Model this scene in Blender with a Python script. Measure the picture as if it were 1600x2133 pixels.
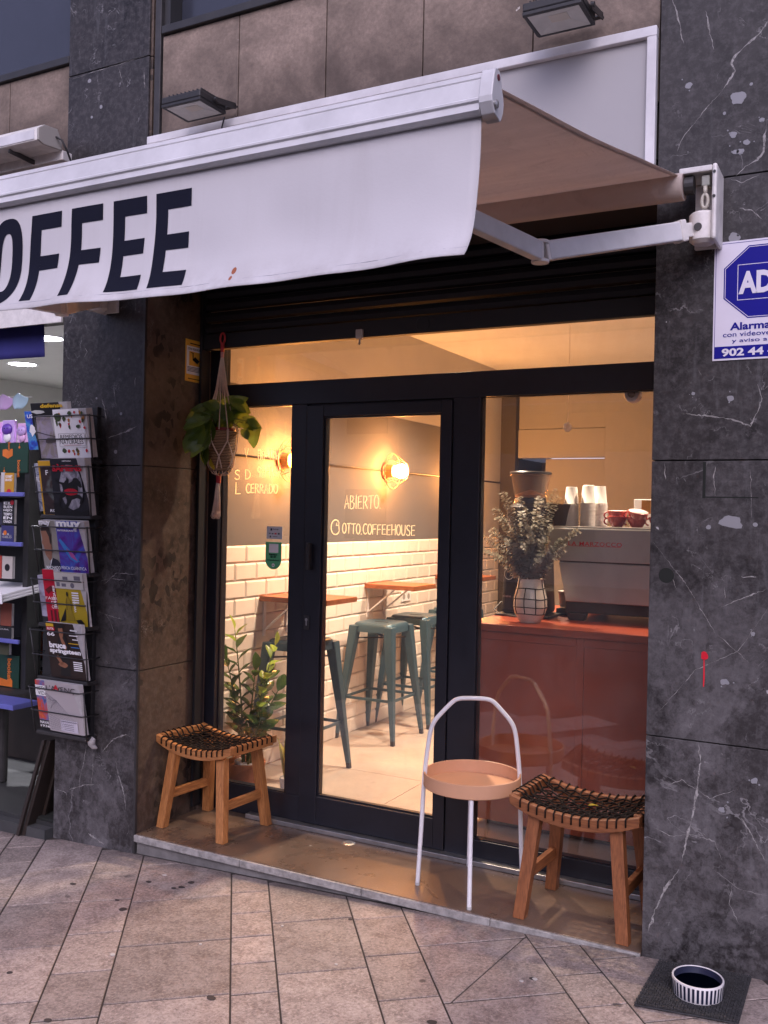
import bpy, bmesh, math, random
from mathutils import Vector, Matrix
rnd = random.Random(11)
PI = math.pi
for o in list(bpy.data.objects): bpy.data.objects.remove(o)
S = bpy.context.scene
COL = S.collection

# ------------------------------------------------------------------ camera
cam = bpy.data.cameras.new('camera'); camo = bpy.data.objects.new('camera', cam); COL.objects.link(camo)
CR = (0.881933, 0.470909, 0.020942); CU = (-0.018474, -0.009864, 0.999781); CF = (-0.471012, 0.882127, 0.0)
camo.matrix_world = Matrix(((CR[0], CU[0], -CF[0], 3.0867), (CR[1], CU[1], -CF[1], -3.3735), (CR[2], CU[2], -CF[2], 1.53), (0, 0, 0, 1)))
cam.sensor_fit = 'HORIZONTAL'; cam.sensor_width = 36.0; cam.lens = 44.377
cam.clip_start = 0.05; cam.clip_end = 600
S.camera = camo

# ------------------------------------------------------------------ daylight (dull evening, overcast)
SUN_EL, SUN_ROT = math.radians(38), math.radians(158)
w = bpy.data.worlds.new('World'); S.world = w; w.use_nodes = True
wn = w.node_tree; wn.nodes.clear()
sky = wn.nodes.new('ShaderNodeTexSky'); sky.sky_type = 'NISHITA'; sky.sun_disc = False
sky.sun_elevation = SUN_EL; sky.sun_rotation = SUN_ROT
sky.air_density = 1.0; sky.dust_density = 2.0; sky.ozone_density = 1.6
hs = wn.nodes.new('ShaderNodeHueSaturation'); hs.inputs['Saturation'].default_value = 0.55
tint = wn.nodes.new('ShaderNodeMixRGB'); tint.blend_type = 'MULTIPLY'; tint.inputs[0].default_value = 1.0
tint.inputs[2].default_value = (1.0, 0.915, 1.20, 1)
bg = wn.nodes.new('ShaderNodeBackground'); bg.inputs['Strength'].default_value = 0.13
wo = wn.nodes.new('ShaderNodeOutputWorld')
wn.links.new(sky.outputs[0], hs.inputs['Color']); wn.links.new(hs.outputs[0], tint.inputs[1])
wn.links.new(tint.outputs[0], bg.inputs[0]); wn.links.new(bg.outputs[0], wo.inputs[0])
sl = bpy.data.lights.new('sun', 'SUN'); sl.energy = 0.8; sl.angle = math.radians(40); sl.color = (1.0, 0.93, 0.98)
so = bpy.data.objects.new('sun', sl); COL.objects.link(so)
az = SUN_ROT
sd = Vector((math.sin(az) * math.cos(SUN_EL), math.cos(az) * math.cos(SUN_EL), math.sin(SUN_EL)))
so.rotation_euler = (-sd).to_track_quat('-Z', 'Y').to_euler(); so.location = (0, -6, 12)
S.view_settings.view_transform = 'Standard'; S.view_settings.look = 'None'
S.view_settings.gamma = 1.0; S.view_settings.use_curve_mapping = False
S.view_settings.exposure = 0.65
S.cycles.max_bounces = 10; S.cycles.transparent_max_bounces = 16; S.cycles.diffuse_bounces = 5
S.cycles.glossy_bounces = 4; S.cycles.transmission_bounces = 6
S.cycles.sample_clamp_indirect = 4.0; S.cycles.caustics_reflective = False; S.cycles.caustics_refractive = False
try:
    S.cycles.use_denoising = True; S.cycles.denoiser = 'OPENIMAGEDENOISE'
except Exception: pass

# ------------------------------------------------------------------ materials
class NT:
    def __init__(s, name):
        s.m = bpy.data.materials.new(name); s.m.use_nodes = True; s.t = s.m.node_tree; s.t.nodes.clear()
        s.out = s.t.nodes.new('ShaderNodeOutputMaterial'); s._geo = None; s._tc = None
    def n(s, typ, ins=None, **kw):
        x = s.t.nodes.new(typ)
        for k, v in kw.items(): setattr(x, k, v)
        for k, v in (ins or {}).items():
            if isinstance(v, tuple) and len(v) == 2 and hasattr(v[0], 'outputs'): s.t.links.new(v[0].outputs[v[1]], x.inputs[k])
            elif hasattr(v, 'outputs'): s.t.links.new(v.outputs[0], x.inputs[k])
            else: x.inputs[k].default_value = v
        return x
    def world(s):
        if not s._geo: s._geo = s.n('ShaderNodeNewGeometry')
        return (s._geo, 'Position')
    def objc(s):
        if not s._tc: s._tc = s.n('ShaderNodeTexCoord')
        return (s._tc, 'Object')
    def vec(s, src, scale):
        return s.n('ShaderNodeMapping', {0: src, 'Scale': scale})
    def noise(s, v, scale, detail=5, rough=.6, dist=0.0):
        return s.n('ShaderNodeTexNoise', {'Vector': v, 'Scale': scale, 'Detail': detail, 'Roughness': rough, 'Distortion': dist})
    def ramp(s, f, stops):
        r = s.n('ShaderNodeValToRGB', {0: f}); e = r.color_ramp.elements
        while len(e) < len(stops): e.new(0.5)
        for i, (p, c) in enumerate(stops):
            e[i].position = p; e[i].color = (c, c, c, 1) if not isinstance(c, tuple) else (c[0], c[1], c[2], 1)
        return r
    def mix(s, f, a, b, mode='MIX'):
        def cc(c): return (c[0], c[1], c[2], 1) if isinstance(c, tuple) and len(c) == 3 else c
        return s.n('ShaderNodeMixRGB', {0: f, 1: cc(a), 2: cc(b)}, blend_type=mode)
    def math(s, op, a, b=0.0): return s.n('ShaderNodeMath', {0: a, 1: b}, operation=op)
    def bump(s, h, strength=.3, dist=.01): return s.n('ShaderNodeBump', {'Height': h, 'Strength': strength, 'Distance': dist})
    def pbr(s, base, rough=.5, metal=0.0, bump=None, **kw):
        ins = {'Base Color': (base[0], base[1], base[2], 1) if isinstance(base, tuple) and len(base) == 3 else base, 'Roughness': rough, 'Metallic': metal}
        if bump is not None: ins['Normal'] = bump
        ins.update(kw)
        p = s.n('ShaderNodeBsdfPrincipled', ins); s.t.links.new(p.outputs[0], s.out.inputs[0]); return p

M = {}
def plain(name, base, rough=.5, metal=0.0, var=.15, scale=9.0, bump=.08, bscale=60.0, **kw):
    """one coat of colour with a little blotchy wear and fine relief"""
    t = NT(name); v = t.objc()
    nz = t.noise(v, scale, 6, .65)
    c = t.mix(t.ramp(nz, [(.3, 0.0), (.7, 1.0)]), tuple(x * (1 - var) for x in base), tuple(min(1, x * (1 + var)) for x in base))
    b = t.bump(t.noise(v, bscale, 3), bump, .004) if bump else None
    rr = t.n('ShaderNodeMapRange', {'Value': nz, 'To Min': max(0.03, rough - .08), 'To Max': min(1, rough + .1)})
    t.pbr(c, rr, metal, b, **kw); M[name] = t.m; return t.m

def marble():
    t = NT('black_marble'); v = t.world()
    warp = t.n('ShaderNodeVectorMath', {0: v, 1: t.n('ShaderNodeVectorMath', {0: (t.noise(v, 2.2, 6, .65), 'Color'), 'Scale': .9}, operation='SCALE')}, operation='ADD')
    cloud = t.ramp(t.noise(warp, 1.5, 12, .72, .8), [(.36, 0.0), (.70, 1.0)])
    fine = t.noise(v, 34, 8, .75)
    base = t.mix(cloud, (.0065, .0055, .0055), (.050, .045, .045))
    base = t.mix(t.ramp(fine, [(.46, 0.0), (.70, .75)]), base, (.098, .090, .093))
    def veins(scale, off, wd, lo, hi, dist=.35, det=7.0):
        mp = t.n('ShaderNodeMapping', {0: v, 'Location': off, 'Rotation': (.5, .7, .9)})
        r = t.math('ABSOLUTE', t.math('SUBTRACT', t.noise(mp, scale, det, .55, dist), .5))
        wv = t.n('ShaderNodeMapRange', {'Value': t.noise(mp, scale * 5, 3), 'From Min': .35, 'From Max': .7, 'To Min': wd * .25, 'To Max': wd * 1.6})
        l = t.n('ShaderNodeMapRange', {'Value': t.math('DIVIDE', r, wv), 'From Min': .5, 'From Max': 1.0, 'To Min': 1.0, 'To Max': 0.0})
        return t.math('MULTIPLY', l, t.ramp(t.noise(mp, scale * 1.7, 3), [(lo, 0.0), (hi, 1.0)]))
    vein = t.math('MAXIMUM', t.math('MULTIPLY', veins(1.1, (3, 1, 7), .0030, .56, .66), .6), t.math('MULTIPLY', veins(2.2, (9, 4, 2), .0036, .56, .66), .55))
    vein = t.math('MAXIMUM', vein, t.math('MULTIPLY', veins(5.0, (1, 8, 5), .0060, .55, .66, .8), .5))
    chips = t.ramp(t.noise(v, 17, 4, .55), [(.735, 0.0), (.75, 1.0)])
    # rubbed chalk smears and drips running down the stone
    sm = t.math('MULTIPLY', t.ramp(t.noise(t.vec(v, (26, 26, 3.2)), 1.0, 5), [(.55, 0.0), (.8, 1.0)]), t.ramp(t.noise(v, 1.3, 3), [(.45, 0.0), (.62, 1.0)]))
    c = t.mix(t.math('MULTIPLY', sm, .6), base, (.20, .20, .21))
    # paler grey mottling, strongest low on the pillar, fading towards the top
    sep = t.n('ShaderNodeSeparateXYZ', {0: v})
    low_mottle = t.math('MULTIPLY', t.n('ShaderNodeMapRange', {'Value': (sep, 'Z'), 'From Min': .5, 'From Max': 2.3, 'To Min': 1.0, 'To Max': .0}), t.ramp(t.noise(warp, 3.2, 9, .75), [(.42, .02), (.64, 1.0)]))
    c = t.mix(t.math('MULTIPLY', low_mottle, .75), c, (.185, .175, .18))
    c = t.mix(vein, c, (.30, .29, .29))
    c = t.mix(chips, c, (.42, .41, .41))
    h = t.math('SUBTRACT', t.math('MULTIPLY', fine, .3), t.math('ADD', t.math('MULTIPLY', vein, .5), t.math('MULTIPLY', chips, .9)))
    rr = t.n('ShaderNodeMapRange', {'Value': fine, 'From Min': .3, 'From Max': .75, 'To Min': .32, 'To Max': .62})
    t.pbr(c, rr, 0, t.bump(h, .35, .006), **{'Specular IOR Level': .28}); M['marble'] = t.m
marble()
def veinmat():
    t = NT('vein_calcite'); v = t.world()
    d = t.n('ShaderNodeBsdfDiffuse', {'Color': t.mix(t.ramp(t.noise(v, 60, 4), [(.35, 0.0), (.65, 1.0)]), (.20, .19, .18), (.38, .365, .355))}); tr = t.n('ShaderNodeBsdfTransparent')
    m = t.n('ShaderNodeMixShader', {0: t.ramp(t.noise(v, 75, 6, .7), [(.30, .15), (.50, 1.0)]), 1: tr, 2: d}); t.t.links.new(m.outputs[0], t.out.inputs[0]); M['vein'] = t.m
veinmat()

def worn_marble():
    """the jamb: the same stone, browned by glue and torn-off posters"""
    t = NT('worn_marble'); v = t.world()
    fine = t.noise(v, 30, 8, .75)
    big = t.ramp(t.noise(v, 1.6, 6, .6, .5), [(.35, 0.0), (.65, 1.0)])
    c = t.mix(big, (.036, .023, .016), (.125, .086, .062))
    c = t.mix(t.ramp(fine, [(.45, 0.0), (.75, .7)]), c, (.18, .13, .10))
    bl = t.n('ShaderNodeTexVoronoi', {'Vector': t.vec(v, (1, 34, 26)), 'Scale': 1.0})
    zone = t.ramp(t.noise(v, 3.0, 3), [(.46, 0.0), (.56, 1.0)])
    blot = t.math('MULTIPLY', t.ramp((bl, 'Color'), [(.62, 0.0), (.66, 1.0)]), zone)
    c = t.mix(t.math('MULTIPLY', blot, .8), c, (.012, .010, .009))
    vo = t.n('ShaderNodeTexVoronoi', {'Vector': t.n('ShaderNodeVectorMath', {0: v, 1: t.n('ShaderNodeVectorMath', {0: (t.noise(v, 5, 5, .7), 'Color'), 'Scale': .5}, operation='SCALE')}, operation='ADD'), 'Scale': 3.5}, feature='DISTANCE_TO_EDGE')
    vein = t.math('MULTIPLY', t.ramp(vo, [(.0, .8), (.012, 0.0)]), t.ramp(t.noise(v, 3.6, 2), [(.55, 0.0), (.65, 1.0)]))
    c = t.mix(vein, c, (.25, .22, .20))
    t.pbr(c, t.n('ShaderNodeMapRange', {'Value': fine, 'To Min': .3, 'To Max': .75}), 0, t.bump(t.math('SUBTRACT', fine, t.math('MULTIPLY', blot, .5)), .35, .005)); M['worn'] = t.m
worn_marble()

def beige():
    t = NT('beige_stone'); v = t.world(); oi = t.n('ShaderNodeObjectInfo')
    n1 = t.noise(v, 2.3, 8, .65, .6); n2 = t.noise(v, 60, 6, .7)
    c = t.mix(t.ramp(n1, [(.36, 0.0), (.66, 1.0)]), (.125, .092, .069), (.43, .325, .255))
    c = t.mix(t.ramp(n2, [(.35, .5), (.7, 0.0)]), c, (.10, .075, .06))
    hs = t.n('ShaderNodeHueSaturation', {'Value': t.n('ShaderNodeMapRange', {'Value': (oi, 'Random'), 'To Min': .85, 'To Max': 1.12}), 'Color': c})
    chips = t.ramp(t.noise(v, 13, 5, .6), [(.75, 0.0), (.77, 1.0)])
    # soot creeping up from the foot of the stones and water marks
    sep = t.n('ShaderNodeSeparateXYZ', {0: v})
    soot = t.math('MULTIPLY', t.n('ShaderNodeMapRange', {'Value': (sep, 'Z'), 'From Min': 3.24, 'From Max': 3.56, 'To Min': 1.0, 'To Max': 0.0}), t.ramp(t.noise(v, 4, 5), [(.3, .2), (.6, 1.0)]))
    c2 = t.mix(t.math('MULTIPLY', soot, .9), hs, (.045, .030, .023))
    c2 = t.mix(chips, c2, (.46, .42, .38))
    t.pbr(c2, .72, 0, t.bump(t.math('SUBTRACT', n2, t.math('MULTIPLY', chips, 1.2)), .3, .005)); M['beige'] = t.m
beige()

def paving():
    t = NT('paving_stone'); v = t.world(); oi = t.n('ShaderNodeObjectInfo')
    n1 = t.noise(v, 2.1, 7, .65, .4); n2 = t.noise(v, 85, 5, .85); n3 = t.noise(v, 14, 6, .7)
    c = t.mix(t.ramp(n1, [(.3, 0.0), (.7, 1.0)]), (.285, .228, .200), (.425, .352, .313))
    c = t.mix(t.ramp(n3, [(.38, .7), (.58, 0.0)]), c, (.17, .130, .115))
    c = t.mix(t.ramp(t.noise(v, 5.0, 8, .75, 1.0), [(.56, 0.0), (.70, .55)]), c, (.13, .10, .09))
    c = t.mix(t.ramp(n2, [(.50, 0.0), (.64, .85)]), c, (.52, .43, .385))
    c = t.mix(t.ramp(n2, [(.34, .85), (.47, 0.0)]), c, (.10, .078, .07))
    hs = t.n('ShaderNodeHueSaturation', {'Value': t.n('ShaderNodeMapRange', {'Value': (oi, 'Random'), 'To Min': .80, 'To Max': 1.15}), 'Color': c})
    gum = t.n('ShaderNodeTexVoronoi', {'Vector': t.n('ShaderNodeVectorMath', {0: v, 1: t.n('ShaderNodeVectorMath', {0: (t.noise(v, 30, 3), 'Color'), 'Scale': .03}, operation='SCALE')}, operation='ADD'), 'Scale': 4.6})
    g = t.math('MULTIPLY', t.ramp((gum, 'Distance'), [(.055, 1.0), (.075, 0.0)]), t.ramp(t.noise(v, 1.7, 2), [(.5, 0.0), (.56, 1.0)]))
    c2 = t.mix(t.math('MULTIPLY', g, .75), hs, (.035, .03, .03))
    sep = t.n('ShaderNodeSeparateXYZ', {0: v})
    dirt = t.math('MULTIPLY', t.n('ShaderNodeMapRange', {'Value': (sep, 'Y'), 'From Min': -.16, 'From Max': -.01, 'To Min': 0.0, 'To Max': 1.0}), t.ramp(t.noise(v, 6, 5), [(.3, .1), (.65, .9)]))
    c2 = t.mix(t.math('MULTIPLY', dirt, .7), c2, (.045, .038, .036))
    t.pbr(c2, t.n('ShaderNodeMapRange', {'Value': n3, 'To Min': .48, 'To Max': .8}), 0, t.bump(t.math('ADD', n2, t.math('MULTIPLY', n3, .6)), .5, .006)); M['paving'] = t.m
paving()

def step_mat():
    t = NT('polished_concrete'); v = t.world()
    n1 = t.noise(v, 2.6, 7, .65, .5); n2 = t.noise(v, 120, 4, .75)
    c = t.mix(t.ramp(n1, [(.3, 0.0), (.7, 1.0)]), (.085, .055, .038), (.175, .118, .083))
    c = t.mix(t.ramp(n2, [(.5, 0.0), (.75, .45)]), c, (.24, .20, .17))
    sp = t.ramp(t.noise(v, 21, 3, .5), [(.735, 0.0), (.75, 1.0)])
    c = t.mix(sp, c, (.40, .37, .33))
    t.pbr(c, t.n('ShaderNodeMapRange', {'Value': n1, 'To Min': .16, 'To Max': .42}), 0, t.bump(n2, .14, .003)); M['step'] = t.m
step_mat()

def wood(name, a, b, scale=1.0, rough=.5, axis=0):
    t = NT(name); v = t.objc()
    sc = [18, 18, 18]; sc[axis] = 1.3
    n = t.noise(t.vec(v, tuple(x * scale for x in sc)), 2.4, 6, .6, .8)
    n2 = t.noise(t.vec(v, tuple(x * scale * 4 for x in sc)), 3, 3, .6)
    oi = t.n('ShaderNodeObjectInfo')
    c = t.mix(t.ramp(n, [(.3, 0.0), (.68, 1.0)]), a, b)
    c = t.mix(t.ramp(n2, [(.38, .45), (.55, 0.0)]), c, tuple(x * .55 for x in a))
    hs = t.n('ShaderNodeHueSaturation', {'Value': t.n('ShaderNodeMapRange', {'Value': (oi, 'Random'), 'To Min': .88, 'To Max': 1.1}), 'Color': c})
    t.pbr(hs, rough, 0, t.bump(n2, .15, .003)); M[name] = t.m
wood('acacia_x', (.34, .125, .036), (.58, .255, .088), axis=0)
wood('acacia_y', (.34, .125, .036), (.58, .255, .088), axis=1)
wood('acacia_z', (.34, .125, .036), (.58, .255, .088), axis=2)
wood('teak_x', (.18, .060, .022), (.32, .118, .043), axis=0)
wood('teak_y', (.18, .060, .022), (.32, .118, .043), axis=1)
wood('teak_z', (.18, .060, .022), (.32, .118, .043), axis=2)
wood('table_wood', (.20, .055, .018), (.36, .12, .04), axis=0, rough=.4)
plain('counter_wood', (.27, .045, .016), .36, 0.0, .12, 3, .06)

plain('frame', (.011, .012, .018), .38, 0.0, .2, 12, .05)
plain('shutter', (.007, .007, .010), .62, 0.0, .25, 5, .06)
plain('black_metal', (.022, .021, .022), .5, 0.0, .25, 14, .1)
plain('dark_metal', (.045, .042, .042), .5, .3, .25, 14, .1)
plain('wire', (.06, .058, .058), .4, .6, .2, 20, .05)
plain('steel', (.42, .41, .40), .38, .85, .2, 12, .06)
plain('rusty_trim', (.17, .115, .085), .6, .2, .35, 20, .2)
plain('awning_white', (.76, .74, .75), .6, 0.0, .05, 2.2, .06, 200)
plain('bar_white', (.58, .57, .58), .38, 0.0, .16, 5, .05)
plain('aged_white', (.66, .63, .60), .45, 0.0, .2, 14, .1)
plain('sign_white', (.34, .33, .335), .5, 0.0, .04, 1.6, .03)
plain('ink_navy', (.007, .008, .018), .8, 0.0, .2, 8, 0, **{'Specular IOR Level': .15})
plain('white_paint', (.78, .77, .78), .35, 0.0, .05, 8, .02)
plain('tray', (.62, .34, .20), .45, 0.0, .05, 5, .03)
plain('cord', (.012, .0075, .006), .85, 0.0, .3, 40, .35, 160, **{'Specular IOR Level': .2})
plain('stool_grey', (.048, .098, .130), .35, .35, .12, 8, .05)
plain('tile_white', (.78, .70, .62), .18, 0.0, .04, 3, .02)
plain('grout', (.40, .35, .31), .8)
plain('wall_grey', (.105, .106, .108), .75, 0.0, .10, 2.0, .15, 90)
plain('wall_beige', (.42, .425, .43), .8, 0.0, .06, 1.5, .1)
plain('ceiling', (.55, .61, .69), .85, 0.0, .10, 1.1, .1)
plain('back_panel', (.235, .245, .26), .8, 0.0, .06, 1.5, .1)
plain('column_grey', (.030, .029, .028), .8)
plain('dark_hole', (.012, .014, .012), .9)
plain('shop_white', (.66, .65, .62), .8, 0.0, .03)
plain('shop_floor', (.030, .030, .030), .6, 0.0, .25, 3, .1)
plain('machine_steel', (.48, .485, .49), .36, .75, .08, 2.5, .03)
plain('machine_dark', (.02, .019, .019), .35)
plain('red_paint', (.62, .012, .03), .4)
plain('cup_paper', (.84, .81, .77), .65, 0.0, .04)
plain('cup_red', (.66, .085, .065), .25, 0.0, .1)
plain('ceramic', (.60, .54, .46), .35, 0.0, .10, 9, .1)
plain('ceramic_line', (.016, .014, .014), .45)
plain('terracotta', (.30, .105, .052), .65, 0.0, .2, 8, .15)
plain('pot_white', (.72, .70, .68), .4)
plain('soil', (.03, .02, .014), .95, 0.0, .4, 50, .6)
plain('stem', (.09, .14, .03), .5)
plain('euc_stem', (.20, .12, .07), .6)
plain('macrame', (.66, .52, .42), .85, 0.0, .12, 50, .5, 220)
plain('tape_red', (.42, .03, .035), .6)
plain('tape_pink', (.55, .25, .24), .7)
plain('bulb_base', (.62, .40, .07), .5)
plain('lamp_terracotta', (.42, .16, .08), .6)
plain('yellow', (.80, .44, .05), .5)
plain('paper_white', (.84, .83, .84), .6, 0.0, .03)
plain('paper_grey', (.44, .42, .42), .8, 0.0, .12, 40, .1)
plain('blue_sign', (.005, .004, .22), .6, 0.0, .05, **{'Specular IOR Level': .2})
plain('sign_lilac', (.66, .63, .72), .45, 0.0, .03)
plain('mat_black', (.035, .034, .036), .9, 0.0, .5, 60, .9, 120)
plain('bowl_navy', (.010, .013, .035), .3)
plain('bowl_white', (.72, .69, .68), .4)
plain('tripad_green', (.10, .46, .21), .5, 0.0, .04)
plain('sticker_grey', (.60, .63, .65), .5, 0.0, .05)
plain('blue_shelf', (.12, .13, .42), .5, 0.0, .1)
plain('banner_blue', (.028, .028, .17), .8, 0.0, .15, 5, .1)
plain('poster_green', (.008, .040, .022), .5)
plain('orange', (.60, .15, .02), .5)
plain('brown_board', (.026, .018, .014), .5, 0.0, .3, 6, .1)
plain('window_glass', (.030, .034, .050), .22, 0.0, .15, 1.5, .03)
plain('reflector', (.55, .54, .50), .3, .8)
plain('lens_grey', (.55, .56, .53), .22, .1, .1)
plain('crystal', (.75, .62, .48), .05, .2)
plain('asphalt', (.05, .05, .05), .85, 0.0, .3, 4, .3)
plain('lintel', (.035, .025, .02), .7)

def basket():
    t = NT('wicker'); v = t.objc()
    wv = t.n('ShaderNodeTexWave', {'Vector': v, 'Scale': 42, 'Distortion': 2.0, 'Detail': 2}, wave_type='BANDS', bands_direction='Z')
    c = t.mix((wv, 'Fac'), (.10, .055, .03), (.46, .29, .16))
    t.pbr(c, .7, 0, t.bump((wv, 'Fac'), .6, .01)); M['wicker'] = t.m
basket()

def leafmat(name, a, b, trans=.35, rough=.35):
    t = NT(name); v = t.objc(); oi = t.n('ShaderNodeObjectInfo')
    c = t.mix((oi, 'Random'), a, b); c = t.mix(t.ramp(t.noise(v, 22, 4), [(.35, 0.0), (.7, .5)]), c, tuple(x * 1.5 for x in b))
    p = t.pbr(c, rough)
    tr = t.n('ShaderNodeBsdfTranslucent', {'Color': t.mix(.5, c, tuple(min(1, x * 3.2) for x in b))})
    mx = t.n('ShaderNodeMixShader', {0: trans, 1: p, 2: tr}); t.t.links.new(mx.outputs[0], t.out.inputs[0]); M[name] = t.m
leafmat('pothos_leaf', (.040, .088, .016), (.115, .18, .034))
leafmat('zz_leaf', (.020, .052, .014), (.055, .10, .022), .22, .22)
leafmat('young_leaf', (.14, .22, .03), (.22, .30, .05), .4)
leafmat('snake_leaf', (.02, .045, .02), (.05, .08, .03), .2)
leafmat('snake_edge', (.30, .28, .06), (.34, .30, .08), .2)
leafmat('euc_leaf', (.17, .165, .125), (.30, .28, .215), .2, .55)
leafmat('yellow_leaf', (.40, .30, .02), (.50, .38, .04), .4)

def cloth():
    t = NT('awning_cloth'); v = t.world()
    n = t.noise(v, 2.0, 6, .6); wv = t.noise(v, 160, 3)
    c = t.mix(t.ramp(n, [(.3, 0.0), (.7, 1.0)]), (.54, .52, .53), (.61, .59, .60))
    st = t.math('MULTIPLY', t.ramp(t.noise(t.vec(v, (16, 3, 1.1)), 1.0, 7, .7), [(.50, 0.0), (.74, 1.0)]), t.ramp(t.noise(v, 1.4, 3), [(.38, .1), (.62, 1.0)]))
    c = t.mix(t.math('MULTIPLY', st, .28), c, (.40, .37, .355)); sep = t.n('ShaderNodeSeparateXYZ', {0: v})
    hem = t.math('MULTIPLY', t.n('ShaderNodeMapRange', {'Value': (sep, 'Z'), 'From Min': 1.965, 'From Max': 2.03, 'To Min': 1.0, 'To Max': 0.0}), t.ramp(t.noise(v, 9, 6, .7), [(.40, 0.0), (.70, .8)]))
    c = t.mix(hem, c, (.36, .33, .32))
    wr = t.noise(t.vec(v, (2.2, 3.0, 1.0)), 1.3, 2, .45, .2)
    d = t.pbr(c, .8, 0, t.n('ShaderNodeBump', {'Height': wr, 'Strength': .35, 'Distance': .03, 'Normal': t.bump(wv, .12, .002)}))
    tr = t.n('ShaderNodeBsdfTranslucent', {'Color': (.5, .46, .44, 1)})
    mx = t.n('ShaderNodeMixShader', {0: .10, 1: d, 2: tr}); t.t.links.new(mx.outputs[0], t.out.inputs[0]); M['cloth'] = t.m
cloth()
def under():
    t = NT('awning_underside'); v = t.world()
    n = t.noise(t.vec(v, (1.2, 5, 5)), 2.0, 6, .6)
    c = t.mix(t.ramp(n, [(.3, 0.0), (.7, 1.0)]), (.56, .47, .42), (.72, .62, .56))
    c = t.mix(t.ramp(t.noise(v, 6.0, 7, .7, 1.0), [(.52, 0.0), (.72, .45)]), c, (.34, .26, .22))
    wr = t.noise(t.vec(v, (5, 2.2, 2.2)), 2.2, 4, .6, .8)
    d = t.pbr(c, .85, 0, t.n('ShaderNodeBump', {'Height': wr, 'Strength': .7, 'Distance': .03})); tr = t.n('ShaderNodeBsdfTranslucent', {'Color': (.72, .60, .53, 1)})
    mx = t.n('ShaderNodeMixShader', {0: .40, 1: d, 2: tr}); t.t.links.new(mx.outputs[0], t.out.inputs[0]); M['under'] = t.m
under()

def glass():
    t = NT('window_pane_glass'); v = t.world()
    ior = t.n('ShaderNodeMapRange', {'Value': (t.n('ShaderNodeNewGeometry'), 'Backfacing'), 'To Min': 1.62, 'To Max': 1 / 1.62})   # thin pane: no total reflection inside it
    fr = t.n('ShaderNodeFresnel', {'IOR': ior})
    # a film of dust and wiped smears on the pane
    d = t.ramp(t.noise(t.vec(v, (3, 3, 1.4)), 2.2, 8, .7, 1.2), [(.35, .004), (.8, .045)])
    tp = t.n('ShaderNodeBsdfTransparent', {'Color': (.97, .975, .97, 1)})
    gl = t.n('ShaderNodeBsdfGlossy', {'Color': (1, 1, 1, 1), 'Roughness': 0.0})
    df = t.n('ShaderNodeBsdfDiffuse', {'Color': (.7, .68, .66, 1)})
    m1 = t.n('ShaderNodeMixShader', {0: fr, 1: tp, 2: gl})
    m2 = t.n('ShaderNodeMixShader', {0: d, 1: m1, 2: df}); t.t.links.new(m2.outputs[0], t.out.inputs[0]); M['glass'] = t.m
glass()
def clearp(name, col, f=.7):
    t = NT(name)
    p = t.n('ShaderNodeBsdfPrincipled', {'Base Color': (*col, 1), 'Roughness': .12})
    tp = t.n('ShaderNodeBsdfTransparent', {'Color': (*[min(1, c * 1.2) for c in col], 1)})
    m = t.n('ShaderNodeMixShader', {0: f, 1: p, 2: tp}); t.t.links.new(m.outputs[0], t.out.inputs[0]); M[name] = t.m
clearp('clear_plastic', (.80, .78, .76), .6)
clearp('hopper_clear', (.74, .68, .60), .84)
clearp('crystal_clear', (.85, .8, .75), .45)
clearp('smoked', (.25, .2, .17), .6)
def marker():
    t = NT('white_marker_paint')
    d = t.n('ShaderNodeBsdfDiffuse', {'Color': (.95, .90, .72, 1)}); tr = t.n('ShaderNodeBsdfTranslucent', {'Color': (1, .93, .68, 1)})
    m = t.n('ShaderNodeMixShader', {0: .72, 1: d, 2: tr}); t.t.links.new(m.outputs[0], t.out.inputs[0]); M['marker'] = t.m
marker()
def emit(name, col, st):
    t = NT(name); e = t.n('ShaderNodeEmission', {'Color': (*col, 1), 'Strength': st}); t.t.links.new(e.outputs[0], t.out.inputs[0]); M[name] = t.m
emit('bulb_glow', (1.0, .36, .085), 430.0)
emit('led_glow', (.92, .93, 1.0), 14.0)
emit('spot_glow', (1.0, .74, .46), 10.0)
def inner_floor():
    t = NT('cafe_floor'); v = t.world()
    n1 = t.noise(v, 2.0, 8, .65, .6)
    c = t.mix(t.ramp(n1, [(.3, 0.0), (.7, 1.0)]), (.33, .265, .215), (.47, .39, .325))
    c = t.mix(t.ramp(t.noise(v, 70, 4), [(.5, 0.0), (.8, .4)]), c, (.26, .2, .16))
    t.pbr(c, .45, 0, t.bump(t.noise(v, 40, 4), .08, .003)); M['cafe_floor'] = t.m
inner_floor()
def flat(name, base, rough=.55):
    if name in M: return M[name]
    t = NT(name); t.pbr(base, rough); M[name] = t.m; return t.m
def art(name, cols, scale=9.0, seed=0.0):
    """flat printed picture: blotches of a few inks"""
    t = NT(name); v = t.n('ShaderNodeMapping', {0: t.objc(), 'Location': (seed, seed * .7, seed * 1.3)})
    n = t.noise(v, scale, 4, .6, 1.2)
    st = [(.30 + .42 * i / max(1, len(cols) - 1), c) for i, c in enumerate(cols)]
    t.pbr(t.ramp(n, st), .4); M[name] = t.m; return t.m

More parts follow.
